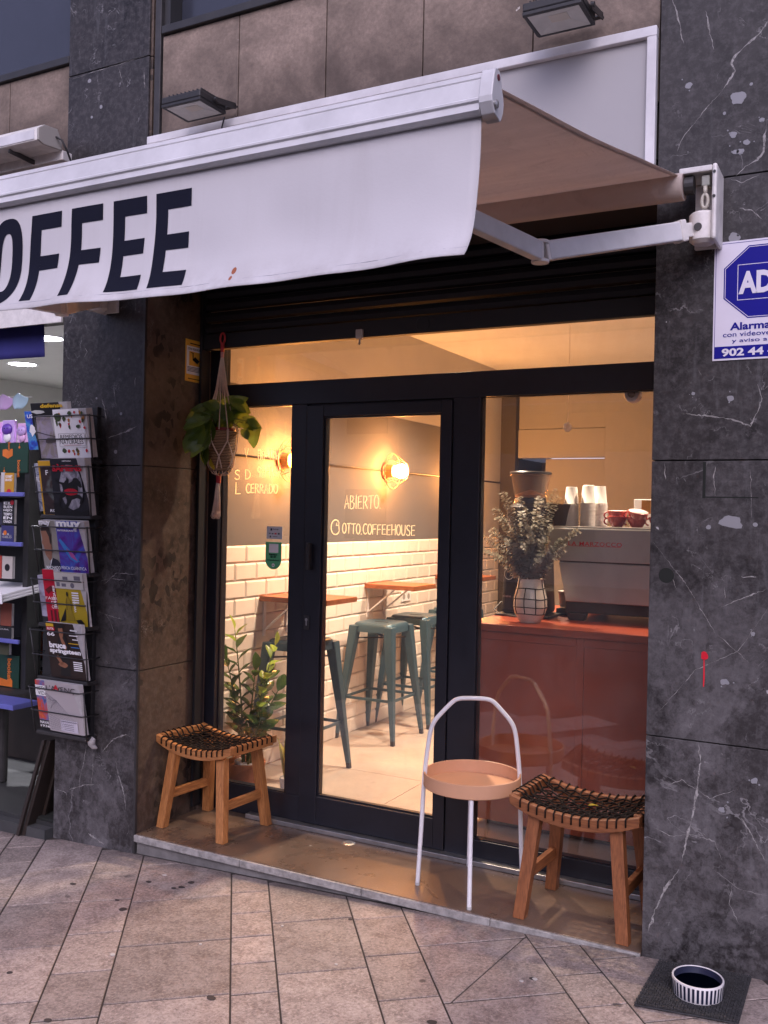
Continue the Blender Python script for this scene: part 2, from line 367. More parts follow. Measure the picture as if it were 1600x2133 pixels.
# ------------------------------------------------------------------ geometry helpers
V = Vector
class B:
    def __init__(s): s.v = []; s.f = []
    def add(s, vs, fs):
        n = len(s.v); s.v += [tuple(p) for p in vs]; s.f += [tuple(i + n for i in f) for f in fs]; return s
    def box(s, x0, x1, y0, y1, z0, z1):
        return s.add([(x, y, z) for z in (z0, z1) for y in (y0, y1) for x in (x0, x1)],
                     [(0, 2, 3, 1), (4, 5, 7, 6), (0, 1, 5, 4), (2, 6, 7, 3), (0, 4, 6, 2), (1, 3, 7, 5)])
    def bar(s, p, q, w, h, up=(0, 0, 1), w2=None, h2=None):
        """rectangular bar from p to q, w across, h along 'up'; may taper to w2 x h2"""
        p, q, up = V(p), V(q), V(up); d = (q - p).normalized(); r = d.cross(up).normalized(); u = r.cross(d)
        w2 = w if w2 is None else w2; h2 = h if h2 is None else h2
        vs = []
        for c, a, b in ((p, w, h), (q, w2, h2)):
            vs += [c - r * a / 2 - u * b / 2, c + r * a / 2 - u * b / 2, c + r * a / 2 + u * b / 2, c - r * a / 2 + u * b / 2]
        return s.add(vs, [(0, 3, 2, 1), (4, 5, 6, 7), (0, 1, 5, 4), (1, 2, 6, 5), (2, 3, 7, 6), (3, 0, 4, 7)])
    def post(s, p, q, hx, hy, hx2=None, hy2=None):
        """leg with horizontal cut ends, p bottom, q top, half sizes along x and y"""
        hx2 = hx if hx2 is None else hx2; hy2 = hy if hy2 is None else hy2
        vs = [(c[0] + a * i, c[1] + b * j, c[2]) for c, a, b in ((p, hx, hy), (q, hx2, hy2)) for i, j in ((-1, -1), (1, -1), (1, 1), (-1, 1))]
        return s.add(vs, [(0, 3, 2, 1), (4, 5, 6, 7), (0, 1, 5, 4), (1, 2, 6, 5), (2, 3, 7, 6), (3, 0, 4, 7)])
    def tube(s, pts, r, n=8, closed=False, flat=1.0, up=None):
        pts = [V(p) for p in pts]; m = len(pts); rs = r if isinstance(r, (list, tuple)) else [r] * m
        ring = []; prev = None
        for i in range(m):
            a = pts[(i - 1) % m] if (closed or i > 0) else pts[i]; b = pts[(i + 1) % m] if (closed or i < m - 1) else pts[i]
            d = (b - a).normalized()
            if prev is None:
                t = V(up) if up is not None else (V((0, 0, 1)) if abs(d.z) < .9 else V((1, 0, 0)))
                u = (t - d * t.dot(d)).normalized()
            else: u = (prev - d * prev.dot(d)).normalized()
            prev = u; w_ = d.cross(u)
            ring.append([pts[i] + (u * math.cos(2 * PI * k / n) * flat + w_ * math.sin(2 * PI * k / n)) * rs[i] for k in range(n)])
        vs = [p for q in ring for p in q]; fs = []
        for i in range(m if closed else m - 1):
            j = (i + 1) % m
            for k in range(n): fs.append((i * n + k, i * n + (k + 1) % n, j * n + (k + 1) % n, j * n + k))
        if not closed: fs += [tuple(range(n))[::-1], tuple((m - 1) * n + k for k in range(n))]
        return s.add(vs, fs)
    def lathe(s, prof, c=(0, 0, 0), n=24, axis='z', sx=1.0, sy=1.0):
        vs = []; m = len(prof)
        for r, z in prof:
            for k in range(n):
                a = 2 * PI * k / n; x, y = r * math.cos(a) * sx, r * math.sin(a) * sy
                p = (x, y, z) if axis == 'z' else ((z, x, y) if axis == 'x' else (y, z, x))
                vs.append((p[0] + c[0], p[1] + c[1], p[2] + c[2]))
        fs = [(i * n + k, i * n + (k + 1) % n, (i + 1) * n + (k + 1) % n, (i + 1) * n + k) for i in range(m - 1) for k in range(n)]
        if prof[0][0] > 1e-5: fs.append(tuple(range(n))[::-1])
        if prof[-1][0] > 1e-5: fs.append(tuple((m - 1) * n + k for k in range(n)))
        return s.add(vs, fs)
    def prism(s, pts, d):
        """closed polygon of 3-D points swept along vector d"""
        n = len(pts); d = V(d)
        return s.add([V(p) for p in pts] + [V(p) + d for p in pts], [tuple(range(n))[::-1], tuple(range(n, 2 * n))] + [(i, (i + 1) % n, n + (i + 1) % n, n + i) for i in range(n)])
    def grid(s, f, nu, nv, loop=False):
        vs = [f(i / nu, j / nv) for j in range(nv + 1) for i in range(nu + 1)]; w_ = nu + 1
        return s.add(vs, [(j * w_ + i, j * w_ + i + 1, (j + 1) * w_ + i + 1, (j + 1) * w_ + i) for j in range(nv) for i in range(nu)])
    def xform(s, mtx): s.v = [tuple(mtx @ V(p)) for p in s.v]; return s
    def mesh(s, name, mat, smooth=False, off=(0, 0, 0), recalc=True):
        me = bpy.data.meshes.new(name)
        me.from_pydata([(p[0] - off[0], p[1] - off[1], p[2] - off[2]) for p in s.v], [], s.f)
        if recalc:
            bm = bmesh.new(); bm.from_mesh(me)
            bmesh.ops.remove_doubles(bm, verts=bm.verts, dist=1e-6)
            bmesh.ops.recalc_face_normals(bm, faces=bm.faces); bm.to_mesh(me); bm.free()
        for mm in (mat if isinstance(mat, (list, tuple)) else [mat]): me.materials.append(M[mm] if isinstance(mm, str) else mm)
        if smooth: me.polygons.foreach_set('use_smooth', [True] * len(me.polygons))
        me.update(); return me
    def build(s, name, mat, parent=None, smooth=False, bevel=0.0, auto=None, kind=None, recalc=True):
        off = W.get(parent, (0, 0, 0)) if parent else (0, 0, 0)
        o = bpy.data.objects.new(name, s.mesh(name, mat, smooth, off, recalc)); COL.objects.link(o)
        if parent: o.parent = parent; W[o] = off
        if bevel:
            md = o.modifiers.new('edge', 'BEVEL'); md.width = bevel; md.segments = 2; md.limit_method = 'ANGLE'; md.angle_limit = .6
        if auto:
            o.data.polygons.foreach_set('use_smooth', [True] * len(o.data.polygons))
            md = o.modifiers.new('smooth', 'EDGE_SPLIT'); md.split_angle = auto
        if kind: o['kind'] = kind
        return o
W = {}
def tag(o, label, cat, group=None, kind=None):
    o['label'] = label; o['category'] = cat
    if group: o['group'] = group
    if kind: o['kind'] = kind
    return o
def struct(o, label=None):
    o['kind'] = 'structure'
    if label: o['label'] = label
    return o
def thing(name, label, cat, loc=(0, 0, 0), group=None):
    o = bpy.data.objects.new(name, None); COL.objects.link(o); o.location = loc; o.empty_display_size = .05
    W[o] = tuple(loc); return tag(o, label, cat, group)
def piece(name, me, parent, loc, rot=None, mtx=None):
    o = bpy.data.objects.new(name, me); COL.objects.link(o)
    off = W.get(parent, (0, 0, 0)) if parent else (0, 0, 0)
    if parent: o.parent = parent
    if mtx is not None: o.matrix_local = Matrix.Translation(V(off) * -1) @ mtx
    else:
        o.location = V(loc) - V(off)
        if rot: o.rotation_euler = rot
    W[o] = off; return o
def dup(root, loc, rotz=0.0, label=None, group=None):
    def cp(o, par):
        c = o.copy(); COL.objects.link(c)
        if par: c.parent = par
        for ch in list(o.children): cp(ch, c)
        return c
    r = cp(root, None); r.location = loc; r.rotation_euler = (0, 0, rotz)
    if label: r['label'] = label
    if group: r['group'] = group
    return r
def arc(c, r, a0, a1, n, ax=(1, 0, 0), ay=(0, 1, 0)):
    c, ax, ay = V(c), V(ax), V(ay)
    return [c + ax * r * math.cos(a0 + (a1 - a0) * i / n) + ay * r * math.sin(a0 + (a1 - a0) * i / n) for i in range(n + 1)]

# ---- lettering: Blender's own typeface turned into flat mesh
_tc = {}
def text_geo(body, bold=0.0, spacing=1.0):
    key = (body, bold, spacing)
    if key not in _tc:
        c = bpy.data.curves.new('t', 'FONT'); c.body = body; c.size = 1.0; c.resolution_u = 3; c.fill_mode = 'FRONT'; c.offset = bold; c.space_character = spacing
        o = bpy.data.objects.new('t', c); COL.objects.link(o)
        me = bpy.data.meshes.new_from_object(o)
        vs = [tuple(v.co) for v in me.vertices]; fs = [tuple(p.vertices) for p in me.polygons]
        bpy.data.objects.remove(o); bpy.data.curves.remove(c); bpy.data.meshes.remove(me)
        _tc[key] = (vs, fs)
    return _tc[key]
def text(name, body, parent, mat, O, R, U, width, height=None, bold=0.0, out=.001, b=None, spacing=1.0):
    """write body from point O (lower left) along R, up U, fitted to width (and height)"""
    vs, fs = text_geo(body, bold, spacing)
    if not vs: return None
    x0 = min(v[0] for v in vs); x1 = max(v[0] for v in vs); y0 = min(v[1] for v in vs); y1 = max(v[1] for v in vs)
    O, R, U = V(O), V(R).normalized(), V(U).normalized(); N = R.cross(U)
    sx = width / (x1 - x0); sy = sx if height is None else height / (y1 - y0)
    bb = B() if b is None else b
    bb.add([O + R * (v[0] - x0) * sx + U * (v[1] - y0) * sy + N * out for v in vs], fs)
    return bb.build(name, mat, parent, recalc=False) if b is None else bb
# ---- hand lettering: strokes in a 1 x 1.5 cell
def _o(cx, cy, rx, ry, a0=90, a1=450, n=14):
    return [(cx + rx * math.cos(math.radians(a0 + (a1 - a0) * i / n)), cy + ry * math.sin(math.radians(a0 + (a1 - a0) * i / n))) for i in range(n + 1)]
HW = {'A': [[(0, 0), (.45, 1.5), (.95, 0)], [(.15, .5), (.85, .55)]], 'B': [[(.05, 0), (.08, 1.5), (.6, 1.4), (.75, 1.1), (.5, .8), (.1, .75)], [(.5, .8), (.95, .55), (.85, .1), (.4, -.05), (.05, 0)]],
 'I': [[(.5, 0), (.5, 1.5)]], 'E': [[(.85, 1.45), (.1, 1.4), (.08, .02), (.85, .06)], [(.1, .75), (.75, .78)]], 'R': [[(.05, 0), (.1, 1.5), (.65, 1.42), (.78, 1.05), (.5, .78), (.1, .72)], [(.35, .75), (.95, .05)]],
 'T': [[(0, 1.42), (1, 1.5)], [(.5, 1.45), (.45, 0)]], 'O': [_o(.5, .75, .48, .75)], '.': [[(.3, 0), (.38, .06)]], 'C': [_o(.6, .75, .55, .75, 50, 310)], 'F': [[(.9, 1.45), (.1, 1.4), (.05, 0)], [(.1, .72), (.75, .78)]],
 'H': [[(.08, 0), (.05, 1.5)], [(.9, 0), (.92, 1.5)], [(.06, .72), (.92, .78)]], 'U': [[(.05, 1.5), (.08, .4), (.3, .02), (.65, .02), (.88, .4), (.92, 1.5)]],
 'S': [[(.88, 1.3), (.6, 1.5), (.2, 1.4), (.1, 1.1), (.3, .85), (.7, .68), (.92, .4), (.75, .05), (.35, -.02), (.05, .2)]], 'L': [[(.1, 1.5), (.08, .02), (.9, .06)]], 'D': [[(.08, 0), (.05, 1.5), (.55, 1.4), (.92, .9), (.85, .35), (.5, .03), (.05, 0)]],
 'V': [[(0, 1.5), (.45, 0), (.95, 1.5)]], '-': [[(.15, .7), (.85, .74)]], '8': [_o(.5, 1.1, .33, .38, -90, 270), _o(.5, .37, .42, .37)], '9': [_o(.45, 1.08, .38, .4, 0, 360) + [(.8, .6), (.7, 0)]],
 '1': [[(.2, 1.2), (.55, 1.5), (.5, 0)]], '4': [[(.7, 0), (.75, 1.5), (.05, .5), (1, .52)]], '7': [[(.05, 1.45), (.9, 1.48), (.4, 0)]],
 '&': [_o(.55, .75, .55, .78, 40, 330, 18), [(.97, 1.25), (.95, .95), (.62, .95), (.7, 1.2)], [(.95, .95), (1.02, .36)]]}
def ribbon(b, pts, r, R, U):
    """a brush stroke: one flat sheet of paint of width 2r in the plane of R and U"""
    if len(pts) == 2: pts = [pts[0], pts[0].lerp(pts[1], .5), pts[1]]
    n = len(pts); vs = []
    for i, p in enumerate(pts):
        d = (pts[min(n - 1, i + 1)] - pts[max(0, i - 1)])
        d = V((d.dot(R), d.dot(U), 0)); d = d.normalized() if d.length > 1e-9 else V((1, 0, 0))
        w_ = R * -d.y + U * d.x; e = R * d.x + U * d.y
        p = p + e * (-r * .6 if i == 0 else (r * .6 if i == n - 1 else 0)); rr = r * (.75 if i in (0, n - 1) else 1)
        vs += [p - w_ * rr, p + w_ * rr]
    b.add(vs, [(2 * i, 2 * i + 2, 2 * i + 3, 2 * i + 1) for i in range(n - 1)])
def handwrite(b, body, O, R, U, cw, h, r=.0026, gap=.22, small=None, seed=1):
    rg = random.Random(seed); O, R, U = V(O), V(R), V(U); N = R.cross(U); x = 0
    for i, ch in enumerate(body):
        if ch == ' ': x += cw * .7; continue
        k = 1.0 if not small or i not in small else .72
        j = rg.uniform(-.03, .03) * h
        wd = cw * k * (.35 if ch in '.I1' else 1)
        for st in HW[ch]:
            ribbon(b, [O + R * (x + p[0] * wd) + U * (p[1] / 1.5 * h * k + j) for p in st], r, R, U)
        x += wd + cw * gap * k
    return x

# ================================================================== GROUND
def gz(x): return -0.092 + 0.036 * x
b = B(); b.add([(-300, -300, -.62), (300, -300, -.62), (300, 300, -.62), (-300, 300, -.62)], [(0, 1, 2, 3)]); g = struct(b.build('ground', 'asphalt'))
pave = bpy.data.objects.new('pavement', None); COL.objects.link(pave); pave['kind'] = 'structure'; W[pave] = (0, 0, 0)
b = B(); b.add([(x, y, gz(x) - .0024) for x, y in ((-7, -6), (9, -6), (9, .02), (-7, .02))], [(0, 1, 2, 3)]); b.build('mortar_bed', 'mortar' if 'mortar' in M else plain('mortar', (.040, .032, .028), .95, 0, .3, 30, .3), pave)
CN, SN = math.cos(math.radians(37)), math.sin(math.radians(37))
def uv2xy(u, v): return (v * CN + u * SN, v * SN - u * CN)        # rows run at -53 degrees
rows = [(-.452, .294, .130, .415), (-.158, .205, .238, .318), (.047, .403, .175, .420), (.450, .155, .135, .2185), (.605, .311, .055, .425), (.916, .202, .292, .319), (1.118, .408, .368, .417), (1.526, .166, .222, .2140), (1.692, .308, .140, .425)]
PER = 1.072
def clip(poly, a, bb, c):                                        # keep a*x+b*y<=c
    out = []
    for i in range(len(poly)):
        p, q = poly[i], poly[(i + 1) % len(poly)]; dp = a * p[0] + bb * p[1] - c; dq = a * q[0] + bb * q[1] - c
        if dp <= 0: out.append(p)
        if dp * dq < 0: t = dp / (dp - dq); out.append((p[0] + (q[0] - p[0]) * t, p[1] + (q[1] - p[1]) * t))
    return out
def inset(poly, d):
    cx = sum(p[0] for p in poly) / len(poly); cy = sum(p[1] for p in poly) / len(poly); out = []
    n = len(poly)
    for i in range(n):
        p0, p, q = V((*poly[i - 1], 0)), V((*poly[i], 0)), V((*poly[(i + 1) % n], 0))
        e1 = (p - p0).normalized(); e2 = (q - p).normalized(); s = 1 if (e1.x * (cy - p.y) - e1.y * (cx - p.x)) > 0 else -1
        n1 = V((-e1.y, e1.x, 0)) * s; n2 = V((-e2.y, e2.x, 0)) * s; bis = (n1 + n2); bis = bis / max(.3, bis.dot(n1)) if bis.length > 1e-6 else n1
        out.append((p.x + bis.x * d, p.y + bis.y * d))
    return out
def paving_tile(poly):
    poly = [p for i, p in enumerate(poly) if (V((*p, 0)) - V((*poly[i - 1], 0))).length > .004]
    if len(poly) < 3: return
    ar = abs(sum(poly[i - 1][0] * poly[i][1] - poly[i][0] * poly[i - 1][1] for i in range(len(poly)))) / 2
    if ar < .0016: return
    top = inset(poly, .0012); n = len(poly); jz = rnd.uniform(-.0003, .0009); tx, ty = rnd.uniform(-.002, .002), rnd.uniform(-.002, .002)
    cx = sum(p[0] for p in poly) / n; cy = sum(p[1] for p in poly) / n
    zf = lambda p: gz(p[0]) + jz + (p[0] - cx) * tx + (p[1] - cy) * ty
    bb = B(); bb.add([(p[0], p[1], zf(p) - .02) for p in poly] + [(p[0], p[1], zf(p) - .0020) for p in poly] + [(p[0], p[1], zf(p)) for p in top],
        [tuple(range(2 * n, 3 * n))] + [(k * n + i, k * n + (i + 1) % n, (k + 1) * n + (i + 1) % n, (k + 1) * n + i) for k in (0, 1) for i in range(n)])
    bb.build('paving_tile', 'paving', pave)
allrows = [(v - PER, wd, u0 + .07, L) for v, wd, u0, L in rows[4:8]] and []
for k in range(-2, 3):
    for (v, wd, u0, L) in rows[:4] if k else rows: 
        if k == 0: allrows.append((v, wd, u0, L))
        elif k < 0: allrows.append((v + k * PER, wd + (.014 if wd < .16 else 0), u0 + .11 * k, L))
        else:
            vv = v + k * PER
            if vv > 1.72: allrows.append((vv, wd, u0 + .13 * k, L))
G = .0038
for v, wd, u0, L in allrows:
    for i in range(-9, 9):
        ua, ub = u0 + i * L, u0 + (i + 1) * L
        if ub < -1.6 or ua > 2.6: continue
        e_ = [rnd.uniform(-.0012, .0012) for _ in range(4)]; K_ = .0030
        poly = [uv2xy(ua + G + e_[0], v + K_), uv2xy(ub - G + e_[1], v + K_), uv2xy(ub - G + e_[2], v + wd - K_), uv2xy(ua + G + e_[3], v + wd - K_)]
        if max(p[0] for p in poly) < -1.7 or min(p[0] for p in poly) > 3.6 or min(p[1] for p in poly) > -.02: continue
        if max(p[1] for p in poly) < -2.6: continue
        poly = clip(poly, 0, 1, -.004)
        if len(poly) < 3: continue
        cx = sum(p[0] for p in poly) / len(poly)
        if 1.70 < cx < 2.06 and 1.1 < v < 1.13 and ua > .6 and ua < 1.4:      # the slab sawn across on a slant
            ax, ay = uv2xy(1.205, v + .0); bx, by = 1.9285, -.10
            ex, ey = bx - 1.885, by + .618; ln = math.hypot(ex, ey); na, nb = ey / ln, -ex / ln; c0 = na * 1.885 + nb * -.618
            for sgn in (1, -1): 
                q = clip(poly, sgn * na, sgn * nb, sgn * c0 - .003)
                if len(q) >= 3: paving_tile(q)
        else: paving_tile(poly)

def ground_blob(name, mat, x, y, r, seed, n=12, h=.0012):
    rg = random.Random(seed); k0 = [rg.uniform(.6, 1.3) for _ in range(n)]; k_ = [(k0[i - 1] + 2 * k0[i] + k0[(i + 1) % n]) / 4 for i in range(n)]; z = gz(x) + .0015
    B().prism([(x + r * 1.25 * k_[i] * math.cos(2 * PI * i / n), y + r * k_[i] * math.sin(2 * PI * i / n), z) for i in range(n)], (0, 0, h)).build(name, mat, pave)
for i, (x, y) in enumerate([(0.311, -0.248), (0.477, -0.232), (0.478, -0.171), (0.334, -0.458), (0.42, -0.519), (0.033, -0.41), (1.281, -0.196), (0.455, -0.255), (0.825, -1.269), (1.187, -0.929), (0.458, -1.102), (1.884, -0.741), (1.842, 0.219), (2.066, -0.339)]):
    ground_blob('gum_spot', flat('old_gum', (.045, .036, .034), .8), x, y, (.010, .012, .014, .009, .013, .011, .010)[i % 7], i + 1)
for i, (x, y) in enumerate([(0.319, -0.156), (0.903, -0.631), (2.038, -0.372), (2.074, -0.339), (1.08, -0.366), (1.426, -0.546), (0.677, -0.84)]):
    ground_blob('paper_scrap', flat('paper_scrap', (.5, .47, .44), .8), x, y, (.008, .005, .006)[i % 3], i + 40, 7, .0025)

# ================================================================== PILLARS, FACADE
def slabs(parent, x0, x1, joints, y0=0.0, th=.03, mat='marble', name='marble_slab', gap=.0022):
    for a, c in zip(joints[:-1], joints[1:]):
        B().box(x0, x1, y0, y0 + th, a + gap, c - gap).build(name, mat, parent, bevel=.0015)
pl = thing('marble_pillar', 'narrow black marble pillar between the cafe and the news shop', 'pillar', (-.27, .25, -.1))
JL = [-.16, .761, 1.724, 2.69, 3.646, 4.6]
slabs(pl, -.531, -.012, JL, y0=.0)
B().box(-.525, -.018, .032, .5, -.16, 4.6).build('core', 'dark_hole', pl)
for a, c in zip(JL[:-1], JL[1:]):
    B().box(-.018, 0, .012, .438, a + .0022, c - .0022).build('jamb_slab', 'worn', pl, bevel=.0015)
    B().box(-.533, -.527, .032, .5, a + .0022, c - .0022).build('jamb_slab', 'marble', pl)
B().box(-.011, .002, -.004, .011, -.12, 2.66).build('corner_trim', 'dark_metal', pl, bevel=.001)
B().box(-.012, .012, .440, .476, .0, 2.33).build('steel_angle', 'rusty_trim', pl, bevel=.0015)
pr_ = thing('marble_pillar', 'wide black marble pillar carrying the blue and white alarm sign', 'pillar', (3.4, .25, 0))
JR = [-.06, .767, 1.73, 2.692, 3.65, 4.6]
for xa, xb in ((2.347, 3.25), (3.254, 4.15)):
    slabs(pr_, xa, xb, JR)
B().box(2.352, 4.15, .032, .6, -.06, 4.6).build('core', 'dark_hole', pr_)
for a, c in zip(JR[:-1], JR[1:]): B().box(2.345, 2.351, .032, .55, a + .002, c - .002).build('jamb_slab', 'worn', pr_)
# marks on the stone: a red paint drip, a core hole, filler blobs
def blob(cx, cz, r, sx=1.0, n=11, seed=0, y=-.0006):
    rg = random.Random(seed); k0 = [rg.uniform(.5, 1.35) for _ in range(n)]; k_ = [(k0[i - 1] + 2 * k0[i] + k0[(i + 1) % n]) / 4 for i in range(n)]; return [(cx + math.cos(2 * PI * i / n) * r * sx * k_[i], y, cz + math.sin(2 * PI * i / n) * r * k_[i]) for i in range(n)]
bb = B().prism(blob(2.537, 1.062, .016, .9, 11, 3), (0, -.0008, 0)); bb.prism([(2.539, -.0006, 1.05), (2.5405, -.0006, .985), (2.5385, -.0006, .955), (2.5355, -.0006, .957), (2.535, -.0006, 1.05)], (0, -.0008, 0))
bb.build('paint_drip', 'red_paint', pr_)
B().lathe([(.026, -.0012), (.027, .001)], (2.405, .0, 1.33), 20, 'y').build('core_hole', 'dark_hole', pr_)
VEINS_R = [(0.006,[(2.385,3.338),(2.399,3.296),(2.413,3.246),(2.417,3.213),(2.427,3.178)]),(0.005,[(2.498,3.276),(2.506,3.232),(2.512,3.192),(2.52,3.167),(2.527,3.134)]),(0.008,[(2.699,3.195),(2.676,3.162),(2.635,3.13),(2.594,3.097),(2.585,3.076),(2.598,3.048),(2.577,3.017),(2.547,2.978)]),(0.003,[(2.547,2.978),(2.492,2.923),(2.462,2.886),(2.431,2.855),(2.412,2.806)]),(0.008,[(2.703,2.86),(2.695,2.811),(2.693,2.76),(2.673,2.735),(2.637,2.718),(2.608,2.691)]),(0.0025,[(2.587,2.684),(2.608,2.675),(2.626,2.666),(2.68,2.683)]),(0.004,[(2.622,2.58),(2.658,2.569),(2.694,2.533)]),(0.006,[(2.444,1.892),(2.555,1.879),(2.617,1.866),(2.67,1.844),(2.691,1.888),(2.705,1.935),(2.69,1.983)]),(0.004,[(2.566,1.717),(2.556,1.681),(2.563,1.608)]),(0.002,[(2.673,1.697),(2.68,1.538)]),(0.005,[(2.65,1.337),(2.702,1.339)]),(0.005,[(2.597,1.302),(2.601,1.262)]),(0.004,[(2.583,1.228),(2.621,1.247),(2.674,1.274),(2.736,1.302)]),(0.008,[(2.522,0.767),(2.532,0.703),(2.523,0.604),(2.512,0.521),(2.493,0.436),(2.476,0.334)]),(0.009,[(2.468,0.316),(2.422,0.241),(2.391,0.16),(2.368,0.08)]),(0.006,[(2.666,0.531),(2.704,0.474),(2.743,0.402)]),(0.003,[(2.391,1.723),(2.396,1.664)]),(0.003,[(2.377,0.448),(2.442,0.427),(2.505,0.446),(2.584,0.436),(2.608,0.376)]),(0.002,[(2.356,1.447),(2.472,1.303),(2.569,1.146),(2.708,1.03)]),(0.002,[(2.385,0.849),(2.51,1.011),(2.647,1.088),(2.737,1.238)]),(0.0025,[(2.39,0.584),(2.47,0.629),(2.565,0.579),(2.656,0.625)]),(0.002,[(2.407,1.341),(2.427,1.317),(2.441,1.285)]),(0.002,[(2.586,0.339),(2.663,0.291),(2.755,0.286)]),(0.003,[(2.665,0.179),(2.634,0.236),(2.647,0.319)])]
VEINS_L = [(0.004,[(-0.323,0.363),(-0.336,0.278),(-0.36,0.205),(-0.359,0.152)]),(0.0025,[(-0.277,0.37),(-0.274,0.256),(-0.286,0.163)]),(0.006,[(-0.427,0.141),(-0.323,0.181),(-0.262,0.19)]),(0.007,[(-0.129,0.337),(-0.117,0.279),(-0.086,0.21),(-0.07,0.168),(-0.058,0.103)]),(0.007,[(-0.215,0.355),(-0.146,0.425),(-0.068,0.457),(-0.038,0.446)]),(0.004,[(-0.228,1.154),(-0.149,1.214),(-0.089,1.214),(-0.03,1.213)]),(0.01,[(-0.296,-0.051),(-0.234,-0.07),(-0.193,-0.085)]),(0.003,[(-0.219,1.019),(-0.182,0.984),(-0.145,0.904)]),(0.003,[(-0.512,0.128),(-0.448,0.123),(-0.436,0.078)]),(0.003,[(-0.275,1.026),(-0.183,1.006),(-0.103,0.997),(-0.064,1.029)]),(0.004,[(-0.258,1.167),(-0.188,1.186),(-0.098,1.183),(-0.088,1.162)]),(0.003,[(-0.192,2.099),(-0.183,2.051),(-0.169,2.0)]),(0.004,[(-0.268,2.055),(-0.24,1.977),(-0.234,1.914)]),(0.008,[(-0.042,1.909),(-0.111,1.883),(-0.22,1.857)]),(0.003,[(-0.056,2.14),(-0.058,2.096)]),(0.0025,[(-0.388,2.304),(-0.369,2.277),(-0.393,2.249)]),(0.0025,[(-0.164,1.689),(-0.129,1.636)]),(0.003,[(-0.202,3.628),(-0.169,3.536)]),(0.004,[(-0.042,3.574),(-0.033,3.493)]),(0.002,[(-0.51,3.632),(-0.318,3.64),(-0.044,3.647)])]
PATCH_R = [(2.609,2.953,0.0267),(2.596,2.831,0.015),(2.639,2.801,0.0117),(2.603,2.772,0.0117),(2.446,3.029,0.0133),(2.685,2.866,0.01),(2.606,2.486,0.02),(2.619,2.772,0.0133),(2.616,1.52,0.0367),(2.604,1.939,0.0133),(2.607,0.98,0.015),(2.605,0.548,0.0133),(2.708,0.66,0.0133),(2.483,1.96,0.0067),(2.691,1.148,0.0083)]
def vein_ribbons(lst, parent, seed):
    """pale veins that run through the slabs, ragged and of changing width"""
    rg = random.Random(seed); bb = B()
    for wd, pts in lst:
        fine = []
        for (x0, z0), (x1, z1) in zip(pts[:-1], pts[1:]):
            n = max(2, int(math.hypot(x1 - x0, z1 - z0) / .008))
            fine += [(x0 + (x1 - x0) * i / n + rg.gauss(0, .0011), z0 + (z1 - z0) * i / n + rg.gauss(0, .0011)) for i in range(n)]
        fine.append(pts[-1]); m = len(fine); vs = []; ph = rg.uniform(0, 9)
        for i, (x, z) in enumerate(fine):
            q, r_ = fine[max(0, i - 1)], fine[min(m - 1, i + 1)]; dx, dz = r_[0] - q[0], r_[1] - q[1]; l = math.hypot(dx, dz) or 1
            h = wd * .62 * min(1, 4 * i / m + .12, 4 * (m - 1 - i) / m + .12) * (.55 + .45 * math.sin(ph + i * .55) * math.sin(ph * 2 + i * .21)) * rg.uniform(.6, 1.3)
            vs += [(x - dz / l * h, -.0004, z + dx / l * h), (x + dz / l * h, -.0004, z - dx / l * h)]
        bb.add(vs, [(2 * i, 2 * i + 1, 2 * i + 3, 2 * i + 2) for i in range(m - 1)])
    return bb.build('stone_vein', 'vein', parent, recalc=False)
vein_ribbons(VEINS_R, pr_, 3); vein_ribbons(VEINS_L, pl, 4)
bb = B()
for i, (x, z, r) in enumerate(PATCH_R):
    bb.prism(blob(x, z, r * .8, 1.15 if i != 8 else 1.5, 17, i + 20), (0, -.0006, 0))
    for q in range(2): bb.prism(blob(x + random.Random(i * 7 + q).uniform(-2.2, 2.2) * r, z + random.Random(i * 5 + q).uniform(-2.2, 2.2) * r, r * .22, 1, 8, i * 3 + q), (0, -.0006, 0))
bb.build('filler_patch', flat('filler', (.25, .25, .265), .85), pr_)
# a square of old adhesive on the second slab
B().box(2.520, 2.530, -.0008, -.0002, 1.60, 1.725).box(2.53, 2.70, -.0008, -.0002, 1.602, 1.606).build('glue_line', 'dark_hole', pr_)
bb = B()
for i, (x, z, r) in enumerate([(-.39, 3.60, .012), (-.31, 3.46, .010), (-.37, 3.42, .007), (-.17, 1.79, .009), (-.30, 2.05, .006), (-.14, 1.97, .008)]): bb.prism(blob(x, z, r, 1, 9, i + 50), (0, -.0006, 0))
bb.build('filler_patch', 'filler' if 'filler' in M else 'ceramic', pl)

fw = thing('facade_wall', 'beige stone upper wall above the white cafe signboard', 'wall', (1.2, .2, 3.5))
xs = [.052, .494, .951, 1.407, 1.868, 2.342]
for a, c in zip(xs[:-1], xs[1:]): B().box(a + .0025, c - .0025, .02, .06, 3.0, 3.728).build('stone_panel', 'beige', fw, bevel=.002)
B().box(.05, 2.345, .062, .3, 2.66, 3.72).build('backing', 'lintel', fw)
B().box(.012, .048, .01, .06, 2.66, 4.6).build('metal_channel', 'dark_metal', fw, bevel=.002)
wf = B().box(.06, 2.34, .0, .14, 3.731, 3.768).build('window_sill', 'black_metal', fw, bevel=.003)
B().box(.05, .085, .03, .14, 3.77, 4.6).build('window_frame', 'black_metal', fw)
B().box(.087, 2.345, .11, .12, 3.77, 4.6).build('window_pane', 'window_glass', fw)
fl = thing('facade_wall', 'beige stone upper wall above the news shop, beside the pillar', 'wall', (-1.4, .2, 3.5))
xs = [-2.90, -2.42, -1.94, -1.455, -.972, -.536]
for a, c in zip(xs[:-1], xs[1:]): B().box(a + .0025, c - .0025, .02, .06, 3.1, 3.715).build('stone_panel', 'beige', fl, bevel=.002)
B().box(-2.9, -.536, .062, .3, 3.0, 3.71).build('backing', 'lintel', fl)
